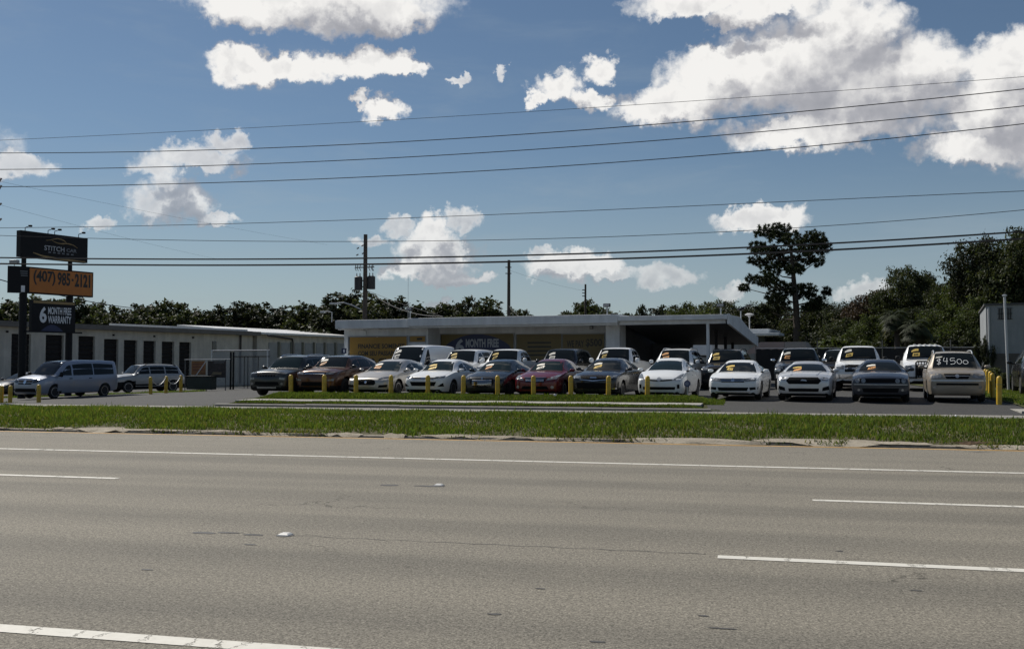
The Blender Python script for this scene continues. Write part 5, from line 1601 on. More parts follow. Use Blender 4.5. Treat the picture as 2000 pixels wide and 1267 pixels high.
# ---- tan canopy roof behind the fence
TT = thing('canopy_shelter', 'tan pitched canopy roof rising behind the black fence', 'canopy', foot(1520, 71))
tg = ((foot(1520, 71)) - GO).dot(GY)
tx0, tx1 = gx_at(1452, tg), gx_at(1584, tg)
zb_, zt_ = gz_at(1520, 690, tg), gz_at(1520, 667.5, tg)
M_tan = mat('tan_canvas', (.36, .30, .245), .8, var=(1, .12))
M_tan2 = mat('pink_tan_canvas', (.38, .27, .22), .8, var=(1, .12))
rx0, rx1 = tx0 + (tx1 - tx0) * .25, tx0 + (tx1 - tx0) * .90
def gadd(pts, fs, name, m, par): return MB().add([gpt(*p) for p in pts], fs).build(name, m, par)
gadd([(tx0, tg, zb_), (rx0, tg + .2, zt_), (rx0, tg + 2.6, zt_), (tx0, tg + 3, zb_)], [(0, 1, 2, 3)], 'end_slope', M_tan, TT)
xm = rx0 + (rx1 - rx0) * .55
gadd([(tx0 + .02, tg - .01, zb_), (xm, tg - .01, zb_), (xm, tg + .2, zt_), (rx0, tg + .2, zt_)], [(0, 1, 2, 3)], 'roof_panel', M_tan2, TT)
gadd([(xm + .02, tg - .01, zb_), (tx1, tg - .01, zb_), (rx1, tg + .2, zt_), (xm + .02, tg + .2, zt_)], [(0, 1, 2, 3)], 'roof_panel', M_tan, TT)
gadd([(rx0, tg + .21, zt_ + .003), (rx1, tg + .21, zt_ + .003), (rx1, tg + 2.6, zt_ + .003), (rx0, tg + 2.6, zt_ + .003)], [(0, 1, 2, 3)], 'roof_top', M_tan, TT)
gadd([(tx1, tg, zb_), (rx1, tg + .21, zt_), (rx1, tg + 2.6, zt_), (tx1, tg + 3, zb_)], [(3, 2, 1, 0)], 'end_slope', M_tan, TT)
for xx in (tx0 + .1, xm, tx1 - .1):
    MB().tube([gpt(xx, tg + .1, -.05), gpt(xx, tg + .1, zb_)], .05, 6).build('leg', M_galv, TT)

# ---- grey slatted chain-link gate, left
FL = thing('chain_link_gate', 'grey chain-link gate with pipe frame before the storage wall', 'gate', foot(470, 60))
lg = (foot(470, 60) - GO).dot(GY)
def gl(px): return gx_at(px, lg)
ztop = gz_at(470, 685, lg)
ga_, gb_ = gl(414), gl(527)
for px in (414, 451, 456, 523):
    x = gl(px); p = gpt(x, lg, 0)
    MB().tube([gpt(x, lg, ground_z(p.x, p.y) - .1), gpt(x, lg, gz_at(px, 683 if px in (414, 523) else 687, lg))], .06, 8).build('post', M_black if px in (451, 456) else M_galv, FL)
MB().tube([gpt(ga_, lg, ztop + .03), gpt(gb_, lg, ztop + .03)], .04, 6).build('top_rail', M_galv, FL)
zmid = gz_at(490, 696, lg)
MB().tube([gpt(gl(457), lg - .03, zmid), gpt(gb_, lg - .03, zmid)], .03, 6).build('rail', M_black, FL)
def mesh_mat(name, col, cover):
    """chain-link too fine to see wire by wire: a thin even veil"""
    m = bpy.data.materials.new(name); m.use_nodes = True
    T = NT(m.node_tree); bb = m.node_tree.nodes['Principled BSDF']
    bb.inputs['Base Color'].default_value = (*col, 1); bb.inputs['Roughness'].default_value = .6
    tr = T.n('ShaderNodeBsdfTransparent'); mx = T.n('ShaderNodeMixShader'); mx.inputs[0].default_value = cover
    m.node_tree.links.new(tr.outputs[0], mx.inputs[1]); m.node_tree.links.new(bb.outputs[0], mx.inputs[2])
    m.node_tree.links.new(mx.outputs[0], m.node_tree.nodes['Material Output'].inputs[0])
    return m
M_link = mesh_mat('chain_link', (.26, .28, .29), .55)
for (xa_, xb_, yo) in ((ga_ + .06, gl(450), .02), (gl(457), gb_ - .04, .02)):
    p = gpt(xa_, lg, 0)
    gadd([(xa_, lg + yo, ground_z(p.x, p.y) + .06), (xb_, lg + yo, ground_z(p.x, p.y) + .06), (xb_, lg + yo, ztop), (xa_, lg + yo, ztop)], [(0, 1, 2, 3)], 'mesh_panel', M_link, FL)
for px in (478, 485, 505):
    MB().tube([gpt(gl(px), lg - .03, .0), gpt(gl(px), lg - .03, zmid)], .02, 6).build('stile', M_black, FL)
BN = thing('banner_rack', 'pipe rack hung with a faded orange banner and a dark photo banner', 'banner', foot(406, 57.5))
bg = (foot(406, 57.5) - GO).dot(GY)
zt1 = gz_at(406, 702, bg)
for px in (362, 441):
    x = gx_at(px, bg); p = gpt(x, bg, 0)
    MB().tube([gpt(x, bg, ground_z(p.x, p.y) - .1), gpt(x, bg, zt1)], .03, 8).build('post', mat('weathered_steel', (.12, .12, .12), .6, .3), BN)
MB().tube([gpt(gx_at(361, bg), bg, zt1), gpt(gx_at(450, bg), bg, zt1 + .03)], .025, 6).build('rail', M_galv, BN)
q = gquad(374, 402, 704.5, 732, bg - .05); board(q, .01, mat('faded_orange_banner', (.24, .115, .045), .7, var=(3, .4)), BN, 'orange_banner')
for k in range(3): sign_poly([(.1, .72 - .2 * k), (.85, .74 - .2 * k), (.85, .82 - .2 * k), (.1, .80 - .2 * k)], q, mat('banner_red_ink', (.15, .05, .035), .7), BN, .004, 'printed_line')
q = gquad(406, 441, 704.5, 737, bg - .05); board(q, .01, mat('dark_photo_banner', (.045, .032, .030), .6, var=(6, .8)), BN, 'photo_banner')
sign_poly([(.2, .15), (.75, .18), (.8, .32), (.3, .34)], q, mat('banner_tan', (.20, .15, .085), .7), BN, .004, 'printed_shape')
sign_poly([(.35, .86), (.92, .88), (.92, .94), (.35, .92)], q, mat('banner_grey', (.13, .13, .13), .7), BN, .004, 'printed_line')
MB().tube([gpt(gx_at(407, bg), bg - .12, zt1 - .02), gpt(gx_at(394, bg), bg - .5, zt1 - .95)], .03, 6).build('prop', mat('white_lamp'), BN)
DP = thing('waste_bin', 'dark green waste bin standing under the banner rack', 'bin', foot(385, 56.8))
bp_ = (foot(385, 56.8) - GO).dot(GY)
p = foot(385, 56.8); gz_ = ground_z(p.x, p.y)
gbox('bin_body', gx_at(362, bp_), gx_at(410, bp_), bp_ + .1, bp_ + .6, gz_ + .1, gz_ + .82, mat('bin_green', (.018, .026, .022), .6, var=(2, .4)), DP, .03)
gbox('bin_lid', gx_at(361, bp_), gx_at(411, bp_), bp_ + .07, bp_ + .63, gz_ + .825, gz_ + .87, M_black, DP, .015)

# ---- sign on a post at the dealership corner, yard sign, litter
p = foot(672, 57.0)
t = thing('parking_sign', 'dark blue parking sign on a post at the dealership corner', 'sign', (p.x, p.y, ground_z(p.x, p.y)))
zc = on_depth(672, 685, 57).z
MB().tube([Vector((p.x, p.y, ground_z(p.x, p.y) - .1)), Vector((p.x, p.y, zc + .30))], .03, 8).build('post', M_galv, t)
Mp = Matrix.Translation((p.x, p.y, zc)) @ Matrix.Rotation(R(18), 4, 'Z')
MB().bbox(-.14, .14, -.05, -.036, -.15, .15, .006, Mp).build('plate', mat('sign_blue', (.012, .018, .07), .5), t)
MB().bbox(-.045, .045, -.055, -.0515, -.10, .08, .001, Mp).build('white_symbol', M_signwhite, t)
p = on_y(1342, 706, 36.55)
zg_ = float(bank_z(np.array(p.x), np.array(36.55)))
t = thing('yard_sign', 'small round blue security sign on a stake in the grass', 'sign', (p.x, p.y, zg_))
Mp = Matrix.Translation((p.x, p.y, zg_)) @ Matrix.Rotation(R(4), 4, 'Z')
MB().lathe([(.125, -.008), (.125, .008)], 8, Mp @ Matrix.Translation((0, 0, .50)) @ Matrix.Rotation(math.pi / 2, 4, 'X') @ Matrix.Rotation(math.pi / 8, 4, 'Z')).build('plate', mat('security_blue', (.035, .05, .13), .4), t)
MB().lathe([(.07, -.004), (.07, .004)], 8, Mp @ Matrix.Translation((-.01, -.012, .50)) @ Matrix.Rotation(math.pi / 2, 4, 'X')).build('pale_ring', mat('security_pale', (.16, .18, .26), .5), t)
MB().tube([Mp @ Vector((0, .01, -.1)), Mp @ Vector((0, .01, .40))], .014, 6).build('stake', M_galv, t)
def litter(px, py, z, lab, m, sz):
    p = on_z(px, py, z)
    bm = bmesh.new(); bmesh.ops.create_icosphere(bm, subdivisions=2, radius=sz)
    for v in bm.verts: v.co *= random.uniform(.55, 1.15); v.co.z = v.co.z * .6 + sz * .5
    o = MB().bm(bm, Matrix.Translation((p.x, p.y, z))).build('litter', m, None)
    tag(o, lab, 'litter')
litter(1084, 773, .36, 'crumpled white paper lying on the grass bank', mat('paper', (.75, .75, .72), .8), .07)
litter(1867, 814, .03, 'scrap of white paper beside the driveway edge', mat('paper'), .06)
litter(548, 806, .30, 'scrap of white paper caught in the median grass', mat('paper'), .05)
# dead palm leaf on the kerb
p = on_z(1895, 868, .12)
t = thing('palm_leaf', 'dry brown palm leaf lying across the median kerb', 'leaf', (p.x, p.y, .1))
mb = MB()
for i in range(16):
    a = random.uniform(-.9, .9) + (math.pi if i % 2 else 0); l = random.uniform(.15, .42)
    b = p + Vector((random.uniform(-.1, .1), random.uniform(-.08, .08), random.uniform(.0, .05)))
    e = b + Vector((math.cos(a) * l, math.sin(a) * l * .4, random.uniform(-.02, .10)))
    s_ = Vector((0, .015, .012))
    mb.add([b - s_, b + s_, e], [(0, 1, 2)])
mb.build('leaflets', mat('dry_leaf', (.12, .075, .04), .9), t)

# ---- grey house at the right edge
H_ = thing('grey_house', 'plain grey block house with a barred window above the hedge', 'building', foot(2010, 52))
hg = (foot(1960, 50) - GO).dot(GY)
hx0, hx1 = gx_at(1927, hg), gx_at(2130, hg)
hz_ = gz_at(1960, 596, hg); M_house = stucco_mat('house_grey', (.27, .285, .295), .25)
gbox('wall', hx0, hx1, hg, hg + 9, -.1, hz_, M_house, H_)
gbox('plinth', hx0 - .02, hx1, hg - .06, hg - .003, -.1, gz_at(1960, 690, hg), mat('brown_plinth', (.10, .09, .08), .85, var=(2, .3)), H_)
gbox('parapet_cap', hx0 - .08, hx1, hg - .08, hg + 9.1, hz_ + .003, hz_ + .10, mat('dark_cap', (.07, .07, .07), .8), H_)
wq = (gx_at(1951, hg), gx_at(1977, hg), gz_at(1964, 622, hg), gz_at(1964, 603, hg))
wn_ = gbox('window', wq[0], wq[1], hg - .02, hg - .002, wq[2], wq[3], M_pane, H_)
for i in range(6):
    x = wq[0] + (wq[1] - wq[0]) * (i + .5) / 6
    MB().tube([gpt(x, hg - .07, wq[2] - .04), gpt(x, hg - .07, wq[3] + .04)], .014, 6).build('bar', M_black, wn_)
for z in (wq[2] - .03, (wq[2] + wq[3]) / 2, wq[3] + .03):
    MB().tube([gpt(wq[0] - .04, hg - .07, z), gpt(wq[1] + .04, hg - .07, z)], .014, 6).build('bar', M_black, wn_)
MB().tube([gpt(hx0 + .12, hg - .05, .1), gpt(hx0 + .12, hg - .05, hz_ - .1)], .05, 8).build('downpipe', mat('white_lamp'), H_)
t = thing('white_pole', 'slim leaning white pole before the grey house', 'pole', foot(1969, 44))
a, b = foot(1969, 44), on_depth(1962, 578, 44)
MB().tube([Vector((a.x, a.y, ground_z(a.x, a.y) - .05)), b], .055, 10).build('shaft', mat('pole_white', (.45, .46, .46), .5), t)
MB().lathe([(.10, 0), (.10, .04), (.03, .07)], 10, Matrix.Translation(b)).build('cap', M_galv, t)

# ================================================================= utility poles and wires
def upole(px, pyt, dep, lab, r=.15, lean=0.0):
    a = foot(px, dep); b = on_depth(px + lean, pyt, dep)
    t = thing('utility_pole', lab, 'utility pole', (a.x, a.y, 0))
    MB().tube([Vector((a.x, a.y, -.3)), b], [r, r * .72], 12).build('pole', M_wood, t)
    return t, a, b
M_can = mat('transformer_grey', (.030, .028, .030), .6, var=(3, .25))
M_porc = mat('porcelain', (.16, .15, .15), .4)
t, a, b = upole(712, 458, 75, 'wooden utility pole carrying two dark transformers above the dealership', .20, 2)
k_ = 75 / F
def off(px, py, dy=0.0): return on_depth(px, py, 75) + FWD * dy
for (px, py0, py1) in ((700, 540, 567), (725, 539, 565)):
    c0, c1 = off(px, py1), off(px, py0)
    can = MB().lathe([(.0, 0), (.30, .02), (.30, (c1 - c0).z - .06), (.22, (c1 - c0).z), (0, (c1 - c0).z + .02)], 18, Matrix.Translation(c0)).build('transformer', M_can, t)
    for dx in (-.12, .12):
        MB().lathe([(.04, 0), (.055, .06), (.03, .1), (.045, .16), (.02, .26)], 8, Matrix.Translation(Vector((c1.x, c1.y, c1.z)) + RGT * dx)).build('bushing', M_porc, can)
    MB().tube([off(px, 548), off(713, 548)], .05, 6).build('hanger', M_can, t)
    MB().tube([off(px, 560), off(713, 560)], .05, 6).build('hanger', M_can, t)
MB().tube([off(694, 522.5), off(731, 521.5)], .045, 6).build('cross_arm', M_wood, t)
for px in (695, 699, 704, 722, 727, 729):
    MB().tube([off(px, 517), off(px - 1.5, 524), off(px + 1, 529)], .03, 6).build('fuse_cutout', M_porc, t)
for (px, py) in ((706, 481), (707, 496), (697, 486), (696, 499)):
    MB().tube([off(px, py), off(px + 4, py - 2.5)], .05, 6).build('insulator', M_porc, t)
pts = [off(706, 605), off(690, 597), off(672, 591), off(658, 592)]
arm = MB().tube(pts, .05, 8).build('lamp_arm', M_galv, t)
MB().bbox(-.45, .2, -.12, .12, -.09, .05, .03, Matrix.Translation(off(656, 592.5)) @ Matrix.Rotation(YAW, 4, 'Z')).build('lamp_head', M_galv, arm)
t2, a2, b2 = upole(993, 508, 100, 'bare wooden utility pole rising behind the dealership roof', .20, 1)
for py in (522, 534):
    MB().tube([on_depth(987, py, 100), on_depth(999, py, 100)], .05, 6).build('cross_arm', M_wood, t2)
t3, a3, b3 = upole(1142.5, 555, 130, 'small distant utility pole before the far trees', .17, 1)
for py in (566, 572, 578):
    MB().tube([on_depth(1137, py, 130), on_depth(1143, py, 130)], .06, 6).build('insulator', M_porc, t3)
t4, a4, b4 = upole(-12, 250, 39, 'roadside utility pole with stand-off insulators at the left edge', .17)
for py in (352, 366, 397, 427):
    MB().tube([on_depth(-12, py + 6, 39), on_depth(-2, py + 4, 39), on_depth(3, py - 4 if py < 380 else py, 39)], .035, 6).build('insulator', M_porc, t4)

def wire(pxs, Y, r, lab, group='overhead wires along the road'):
    xk = [a for a, _ in pxs]; yk = [b for _, b in pxs]
    co = np.polyfit(xk, yk, 2 if len(xk) < 5 else 3)
    pts = [on_y(x, float(np.polyval(co, x)), Y) for x in np.linspace(-260, 2300, 50)]
    o = MB().tube(pts, r, 6).build('power_line', M_wire, None)
    tag(o, lab, 'power line', group)
wire([(0, 274), (500, 250), (1000, 219.5), (1500, 188), (2000, 150)], 34.6, .008, 'thin topmost wire crossing the big cloud')
wire([(0, 299), (500, 290), (1000, 264), (1500, 224), (2000, 174)], 34.2, .015, 'upper one of the three even power lines below the topmost wire')
wire([(0, 331), (500, 321), (1000, 294), (1500, 257), (2000, 207)], 34.4, .015, 'middle one of the three even power lines')
wire([(0, 365), (500, 354), (1000, 331), (1500, 293), (2000, 242)], 34.2, .015, 'lowest one of the three even power lines')
wire([(0, 445), (500, 436), (1000, 417), (1500, 396), (2000, 373)], 34.8, .011, 'thin wire passing over the pine top')
wire([(0, 460), (500, 471), (1000, 468), (1500, 448), (2000, 410)], 34.5, .011, 'thin wire passing through the pine top')
wire([(0, 503), (620, 506), (1000, 498), (1500, 482), (2000, 452)], 34.3, .030, 'thick upper cable of the low pair')
wire([(0, 515), (620, 517), (1000, 511), (1500, 494), (2000, 466)], 34.3, .034, 'thick lower cable of the low pair')
def span(p, q, sag, r, lab):
    pts = [p.lerp(q, k / 20) - Vector((0, 0, sag * 4 * (k / 20) * (1 - k / 20))) for k in range(21)]
    tag(MB().tube(pts, r, 6).build('service_wire', M_wire, None), lab, 'wire')
span(off(715, 567), gpt(gx_at(865, 2), 2, gz_at(865, 618, 2)), .5, .03, 'service cable falling from the transformers to the dealership roof')
span(off(715, 566), gpt(gx_at(865, 2.2), 2.2, gz_at(865, 618, 2.2)), .1, .012, 'thin stay wire beside the service cable')
span(b2 - Vector((0, 0, 1)), on_depth(1142.5, 568, 130), .2, .008, 'thin wire from the bare pole to the small distant pole')
span(b2 - Vector((0, 0, 4.6)), gpt(gx_at(1040, 6), 6, 4.2), .3, .02, 'drop wire from the bare pole to the roof')
span(on_depth(-40, 534, 57), on_depth(275, 603, 84), .3, .03, 'service wire dropping behind the pylon sign to the storage roof')
span(on_depth(-12, 352, 39), on_depth(640, 478, 74), .1, .004, 'faint wire slanting from the left edge pole towards the transformers')
span(on_depth(-12, 397, 39), on_depth(420, 505, 80), .1, .004, 'faint lower wire slanting from the left edge pole')

# ================================================================= foliage
def quads_from(c, n, u, ln, wd):
    """leaf quads at points c lying along u with width across"""
    v = np.cross(n, u); v /= np.linalg.norm(v, axis=1, keepdims=True) + 1e-9
    a = c - u * ln[:, None] - v * wd[:, None] * .5; b = c - u * ln[:, None] * .2 + v * wd[:, None]
    d = c + u * ln[:, None]; e = c - u * ln[:, None] * .2 - v * wd[:, None]
    V = np.stack([a, b, d, e], 1).reshape(-1, 3)
    Fc = np.arange(len(c) * 4).reshape(-1, 4)
    return V, Fc
def rand_dir(n, rng):
    d = rng.normal(size=(n, 3)); return d / np.linalg.norm(d, axis=1, keepdims=True)

def crown_mesh(name, lobes, n, size, rng, m, up=.3, hollow=.55, shades=(.55, 1.25)):
    """leaf clumps filling uneven lobes; each lobe is itself broken into sprays"""
    vol = np.array([l[3] * l[4] * l[5] for l in lobes]) ** (2 / 3.)
    cnt = (n * vol / vol.sum()).astype(int)
    C = []; K = []
    for l, k in zip(lobes, cnt):
        nsp = max(8, int(k / 26))
        d = rand_dir(nsp, rng)
        rr = hollow + (1 - hollow) * rng.random(nsp) ** .6
        rr *= 1 + .20 * rng.normal(size=nsp) * .6
        sc_ = np.array(l[3:6])
        base = np.array(l[:3]) + d * rr[:, None] * sc_
        w_ = rng.integers(0, nsp, k)
        spread = (np.prod(sc_) ** (1 / 3.)) * .16
        C.append(base[w_] + rng.normal(size=(k, 3)) * spread * np.array([1, 1, .75]))
        tone = rng.uniform(shades[0], shades[1], nsp)
        K.append(tone[w_])
    C = np.concatenate(C); K = np.concatenate(K)
    N = len(C)
    nrm = rand_dir(N, rng); nrm[:, 2] = np.abs(nrm[:, 2]) + up; nrm /= np.linalg.norm(nrm, axis=1, keepdims=True)
    u = np.cross(nrm, rand_dir(N, rng)); u /= np.linalg.norm(u, axis=1, keepdims=True)
    ln = size * rng.uniform(.6, 1.3, N); wd = ln * rng.uniform(.35, .6, N)
    V, Fc = quads_from(C, nrm, u, ln, wd)
    K = K * rng.uniform(.8, 1.2, N)
    col = np.stack([K * rng.uniform(.9, 1.15, N), K, K * rng.uniform(.8, 1.1, N)], 1)
    me = np_mesh(name, V, Fc, np.repeat(col, 4, 0))
    me.materials.append(m)
    return me

def limb_mesh(name, lobes, r0, rng, h_split, m=M_bark, top=None):
    mb = MB()
    cx = sum(l[0] for l in lobes) / len(lobes) * .3; cy = sum(l[1] for l in lobes) / len(lobes) * .3
    top = top or max(l[2] for l in lobes)
    tr = [(0, 0, -.02), (.01 * r0 * 10 * rng.normal(), .0, h_split * .5), (cx * .4, cy * .4, h_split), (cx * .8, cy * .8, (h_split + top) / 2), (cx, cy, top)]
    mb.tube(tr, [r0 * 1.25, r0, r0 * .85, r0 * .5, r0 * .15], 9)
    for l in lobes:
        z0 = h_split + (l[2] - h_split) * rng.uniform(.0, .35)
        z0 = max(h_split * .8, min(z0, top * .85))
        f = (z0 - h_split) / max(1e-3, top - h_split)
        p0 = Vector((cx * f, cy * f, z0)); p2 = Vector(l[:3])
        p1 = p0.lerp(p2, .5) + Vector((0, 0, (p2 - p0).length * .12))
        mb.tube([p0, p1, p2], [r0 * .38, r0 * .25, r0 * .09], 6)
    me = mb.mesh(name, 60); me.materials.append(m)
    return me

def oak(seed, n, size, m, spread=.38, base=.25, nl=14):
    rng = np.random.default_rng(seed)
    lobes = []
    for i in range(nl):
        a = rng.uniform(0, 2 * math.pi); r = spread * math.sqrt(rng.random()) * .8
        z = base + (1 - base) * (.25 + .62 * rng.random() * (1 - (r / spread) ** 2 * .55))
        s_ = rng.uniform(.09, .19)
        lobes.append((r * math.cos(a), r * math.sin(a), z, s_ * 1.2, s_ * 1.2, s_ * .85))
    lobes.append((0, 0, .86, .15, .15, .12)); lobes.append((.05, -.05, .6, .22, .22, .2))
    return crown_mesh('crown', lobes, n, size, rng, m), limb_mesh('trunk', lobes, .025, rng, base * .9)
def shrub(seed, n, size, m, nl=10):
    rng = np.random.default_rng(seed)
    lobes = []
    for i in range(nl):
        a = rng.uniform(0, 2 * math.pi); r = .5 * math.sqrt(rng.random())
        s_ = rng.uniform(.16, .30)
        lobes.append((r * math.cos(a), r * math.sin(a), rng.uniform(.2, .78) * (1 - r * .5), s_, s_, s_ * .8))
    return crown_mesh('foliage', lobes, n, size, rng, m, hollow=.35), limb_mesh('stems', lobes, .02, rng, .06)

FAR_T = [oak(100 + i, 9000, .025, (M_leafdk, M_leaf, M_leafdk, M_leaf, M_leafdk)[i], spread=(.42, .50, .36, .45, .55)[i], base=(.22, .2, .25, .18, .2)[i], nl=(14, 16, 12, 18, 15)[i]) for i in range(5)]
NEAR_T = [oak(200 + i, 26000, .0155, (M_leaf, M_leafyl, M_leafdk, M_leafred)[i], spread=(.42, .45, .38, .40)[i], base=.18, nl=(22, 24, 20, 18)[i]) for i in range(4)]
SHR = [shrub(300 + i, 9000, .032, (M_leaf, M_leafyl, M_leafdk)[i]) for i in range(3)]

def tree(px, pyt, dep, proto, wd, name, label, group, cat='tree', parts=('crown', 'trunk'), zbase=None):
    """a tree standing in direction px at depth dep whose top shows at pyt; wd = width / height factor"""
    a = foot(px, dep); h = on_depth(px, pyt, dep).z
    z = ground_z(a.x, a.y) if dep < 70 else 0.0
    h = (h - z) / .985
    t = thing(name, label, cat, (a.x, a.y, z), random.uniform(0, 6.28), group)
    t.scale = (h * wd, h * wd, h)
    put_obj(parts[0], proto[0], None, t); put_obj(parts[1], proto[1], None, t)
    return t
FG = 'far trees behind the buildings'
FLAB = 'dark leafy tree in the line behind the storage rows and dealership'
for i, (px, py, dep, wd) in enumerate([(-40, 585, 118, 1.2), (8, 585, 122, 1.1), (62, 578, 120, 1.1), (108, 590, 128, 1.1), (150, 578, 119, 1.0), (196, 590, 126, 1.0), (232, 603, 132, 1.1),
        (275, 590, 124, 1.05), (322, 587, 122, 1.1), (352, 593, 128, 1.0), (398, 604, 133, 1.1), (430, 598, 127, 1.0), (468, 590, 122, 1.1), (512, 588, 125, 1.0), (548, 600, 131, 1.1),
        (585, 590, 123, 1.0), (620, 592, 126, 1.1), (655, 574, 118, 1.05), (692, 566, 119, 1.0), (738, 582, 124, 1.0), (778, 582, 122, 1.0), (822, 596, 128, 1.0), (866, 592, 124, 1.1),
        (915, 580, 122, 1.0), (958, 580, 120, 1.0), (1000, 603, 130, 1.1), (1025, 606, 135, .9),
        (1118, 604, 150, 1.0), (1150, 586, 140, 1.1), (1184, 603, 146, 1.0), (1232, 609, 150, 1.2), (1290, 599, 140, 1.0), (1318, 597, 132, 1.0)]):
    w_h = ('behind the pylon sign and the dark roll-up doors' if px < 260 else 'above the storage roof by the banner rack' if px < 450 else 'above the white metal storage roof' if px < 640 else 'beside the transformer pole' if px < 790
           else 'between the whip antenna and the bare pole' if px < 1040 else 'around the small distant pole' if px < 1260 else 'above the carport roof')
    tree(px, py, dep, FAR_T[(i * 3 + i // 4) % 5], wd, 'broadleaf_tree', ('broad ' if wd > 1.05 else 'narrow ' if wd < 1.01 else '') + 'dark leafy tree ' + w_h, FG)
# small lone pine on the skyline
tl = tree(1257, 591, 150, FAR_T[2], .30, 'slender_tree', 'slender lone tree poking above the carport roof', None)
MG = 'trees behind the carport'
for i, (px, py, dep, wd, k) in enumerate([(1352, 588, 100, .9, 1), (1388, 584, 96, .9, 1), (1428, 590, 102, .95, 0), (1462, 598, 98, 1.0, 2), (1500, 588, 104, .9, 0), (1610, 588, 104, .95, 2), (1580, 602, 96, 1.0, 0)]):
    tree(px, py, dep, NEAR_T[k], wd, 'broadleaf_tree', 'leafy green tree ' + ('above the carport roof edge' if px < 1400 else 'behind the solar street light' if px < 1480 else 'standing around the tall pine trunk'), MG)
RG = 'trees behind the black fence'
for i, (px, py, dep, wd, k) in enumerate([(1655, 592, 96, .9, 2), (1690, 575, 92, .8, 3), (1722, 566, 94, .8, 3), (1770, 521, 90, .62, 0), (1812, 532, 92, .55, 2), (1852, 556, 86, .7, 0), (1880, 530, 84, .62, 1),
        (1930, 462, 80, .62, 2), (1985, 448, 78, .66, 0), (2050, 452, 80, .7, 2), (1700, 612, 80, 1.0, 1), (1645, 622, 84, 1.0, 0), (1862, 590, 74, .9, 1), (1905, 575, 72, .8, 1), (1800, 600, 78, .9, 2)]):
    tree(px, py, dep, NEAR_T[k], wd, 'broadleaf_tree', 'reddish-brown leaved tree in the wood behind the black fence' if k == 3 else ('tall dark tree towering over the grey house' if px > 1900 and py < 500 else 'bushy green tree between the palms and the grey house' if px > 1840
         else 'ragged tall tree rising above the cabbage palms' if py < 540 else 'low green tree behind the white pickups and the black fence'), RG if k != 3 else 'reddish trees behind the black fence')
for i, (px, py, dep, wd, k) in enumerate([(1545, 640, 80, 1.3, 0), (1600, 634, 78, 1.2, 2), (1650, 645, 73, 1.4, 1), (1690, 640, 72, 1.2, 0), (1735, 632, 71, 1.2, 2), (1790, 640, 70, 1.3, 0), (1835, 632, 70, 1.2, 1), (1885, 640, 69, 1.3, 2), (1915, 622, 67, .8, 0), (1500, 655, 86, 1.4, 2)]):
    tree(px, py, dep, SHR[k], wd * .8, 'shrub', 'leafy shrub behind the black fence ' + ('near the tan canopy' if px < 1620 else 'beyond the tall white pickup' if px < 1720 else 'under the cabbage palms' if px < 1810 else 'beyond the heavy-duty pickup'), 'shrubs behind the black fence', 'shrub', ('foliage', 'stems'))
for (px, py, dep, wd, k, lab) in [(1952, 712, 48.5, 1.7, 1, 'clipped green bush beside the yellow bollards before the grey house'), (1978, 722, 44.5, 1.3, 0, 'darker green bush by the foot of the white pole')]:
    tree(px, py, dep, SHR[k], wd * .8, 'shrub', lab, None, 'shrub', ('foliage', 'stems'))
tree(1925, 640, 50.5, SHR[2], .28, 'vine', 'leafy vine climbing the grey house corner', None, 'vine', ('foliage', 'stems'))

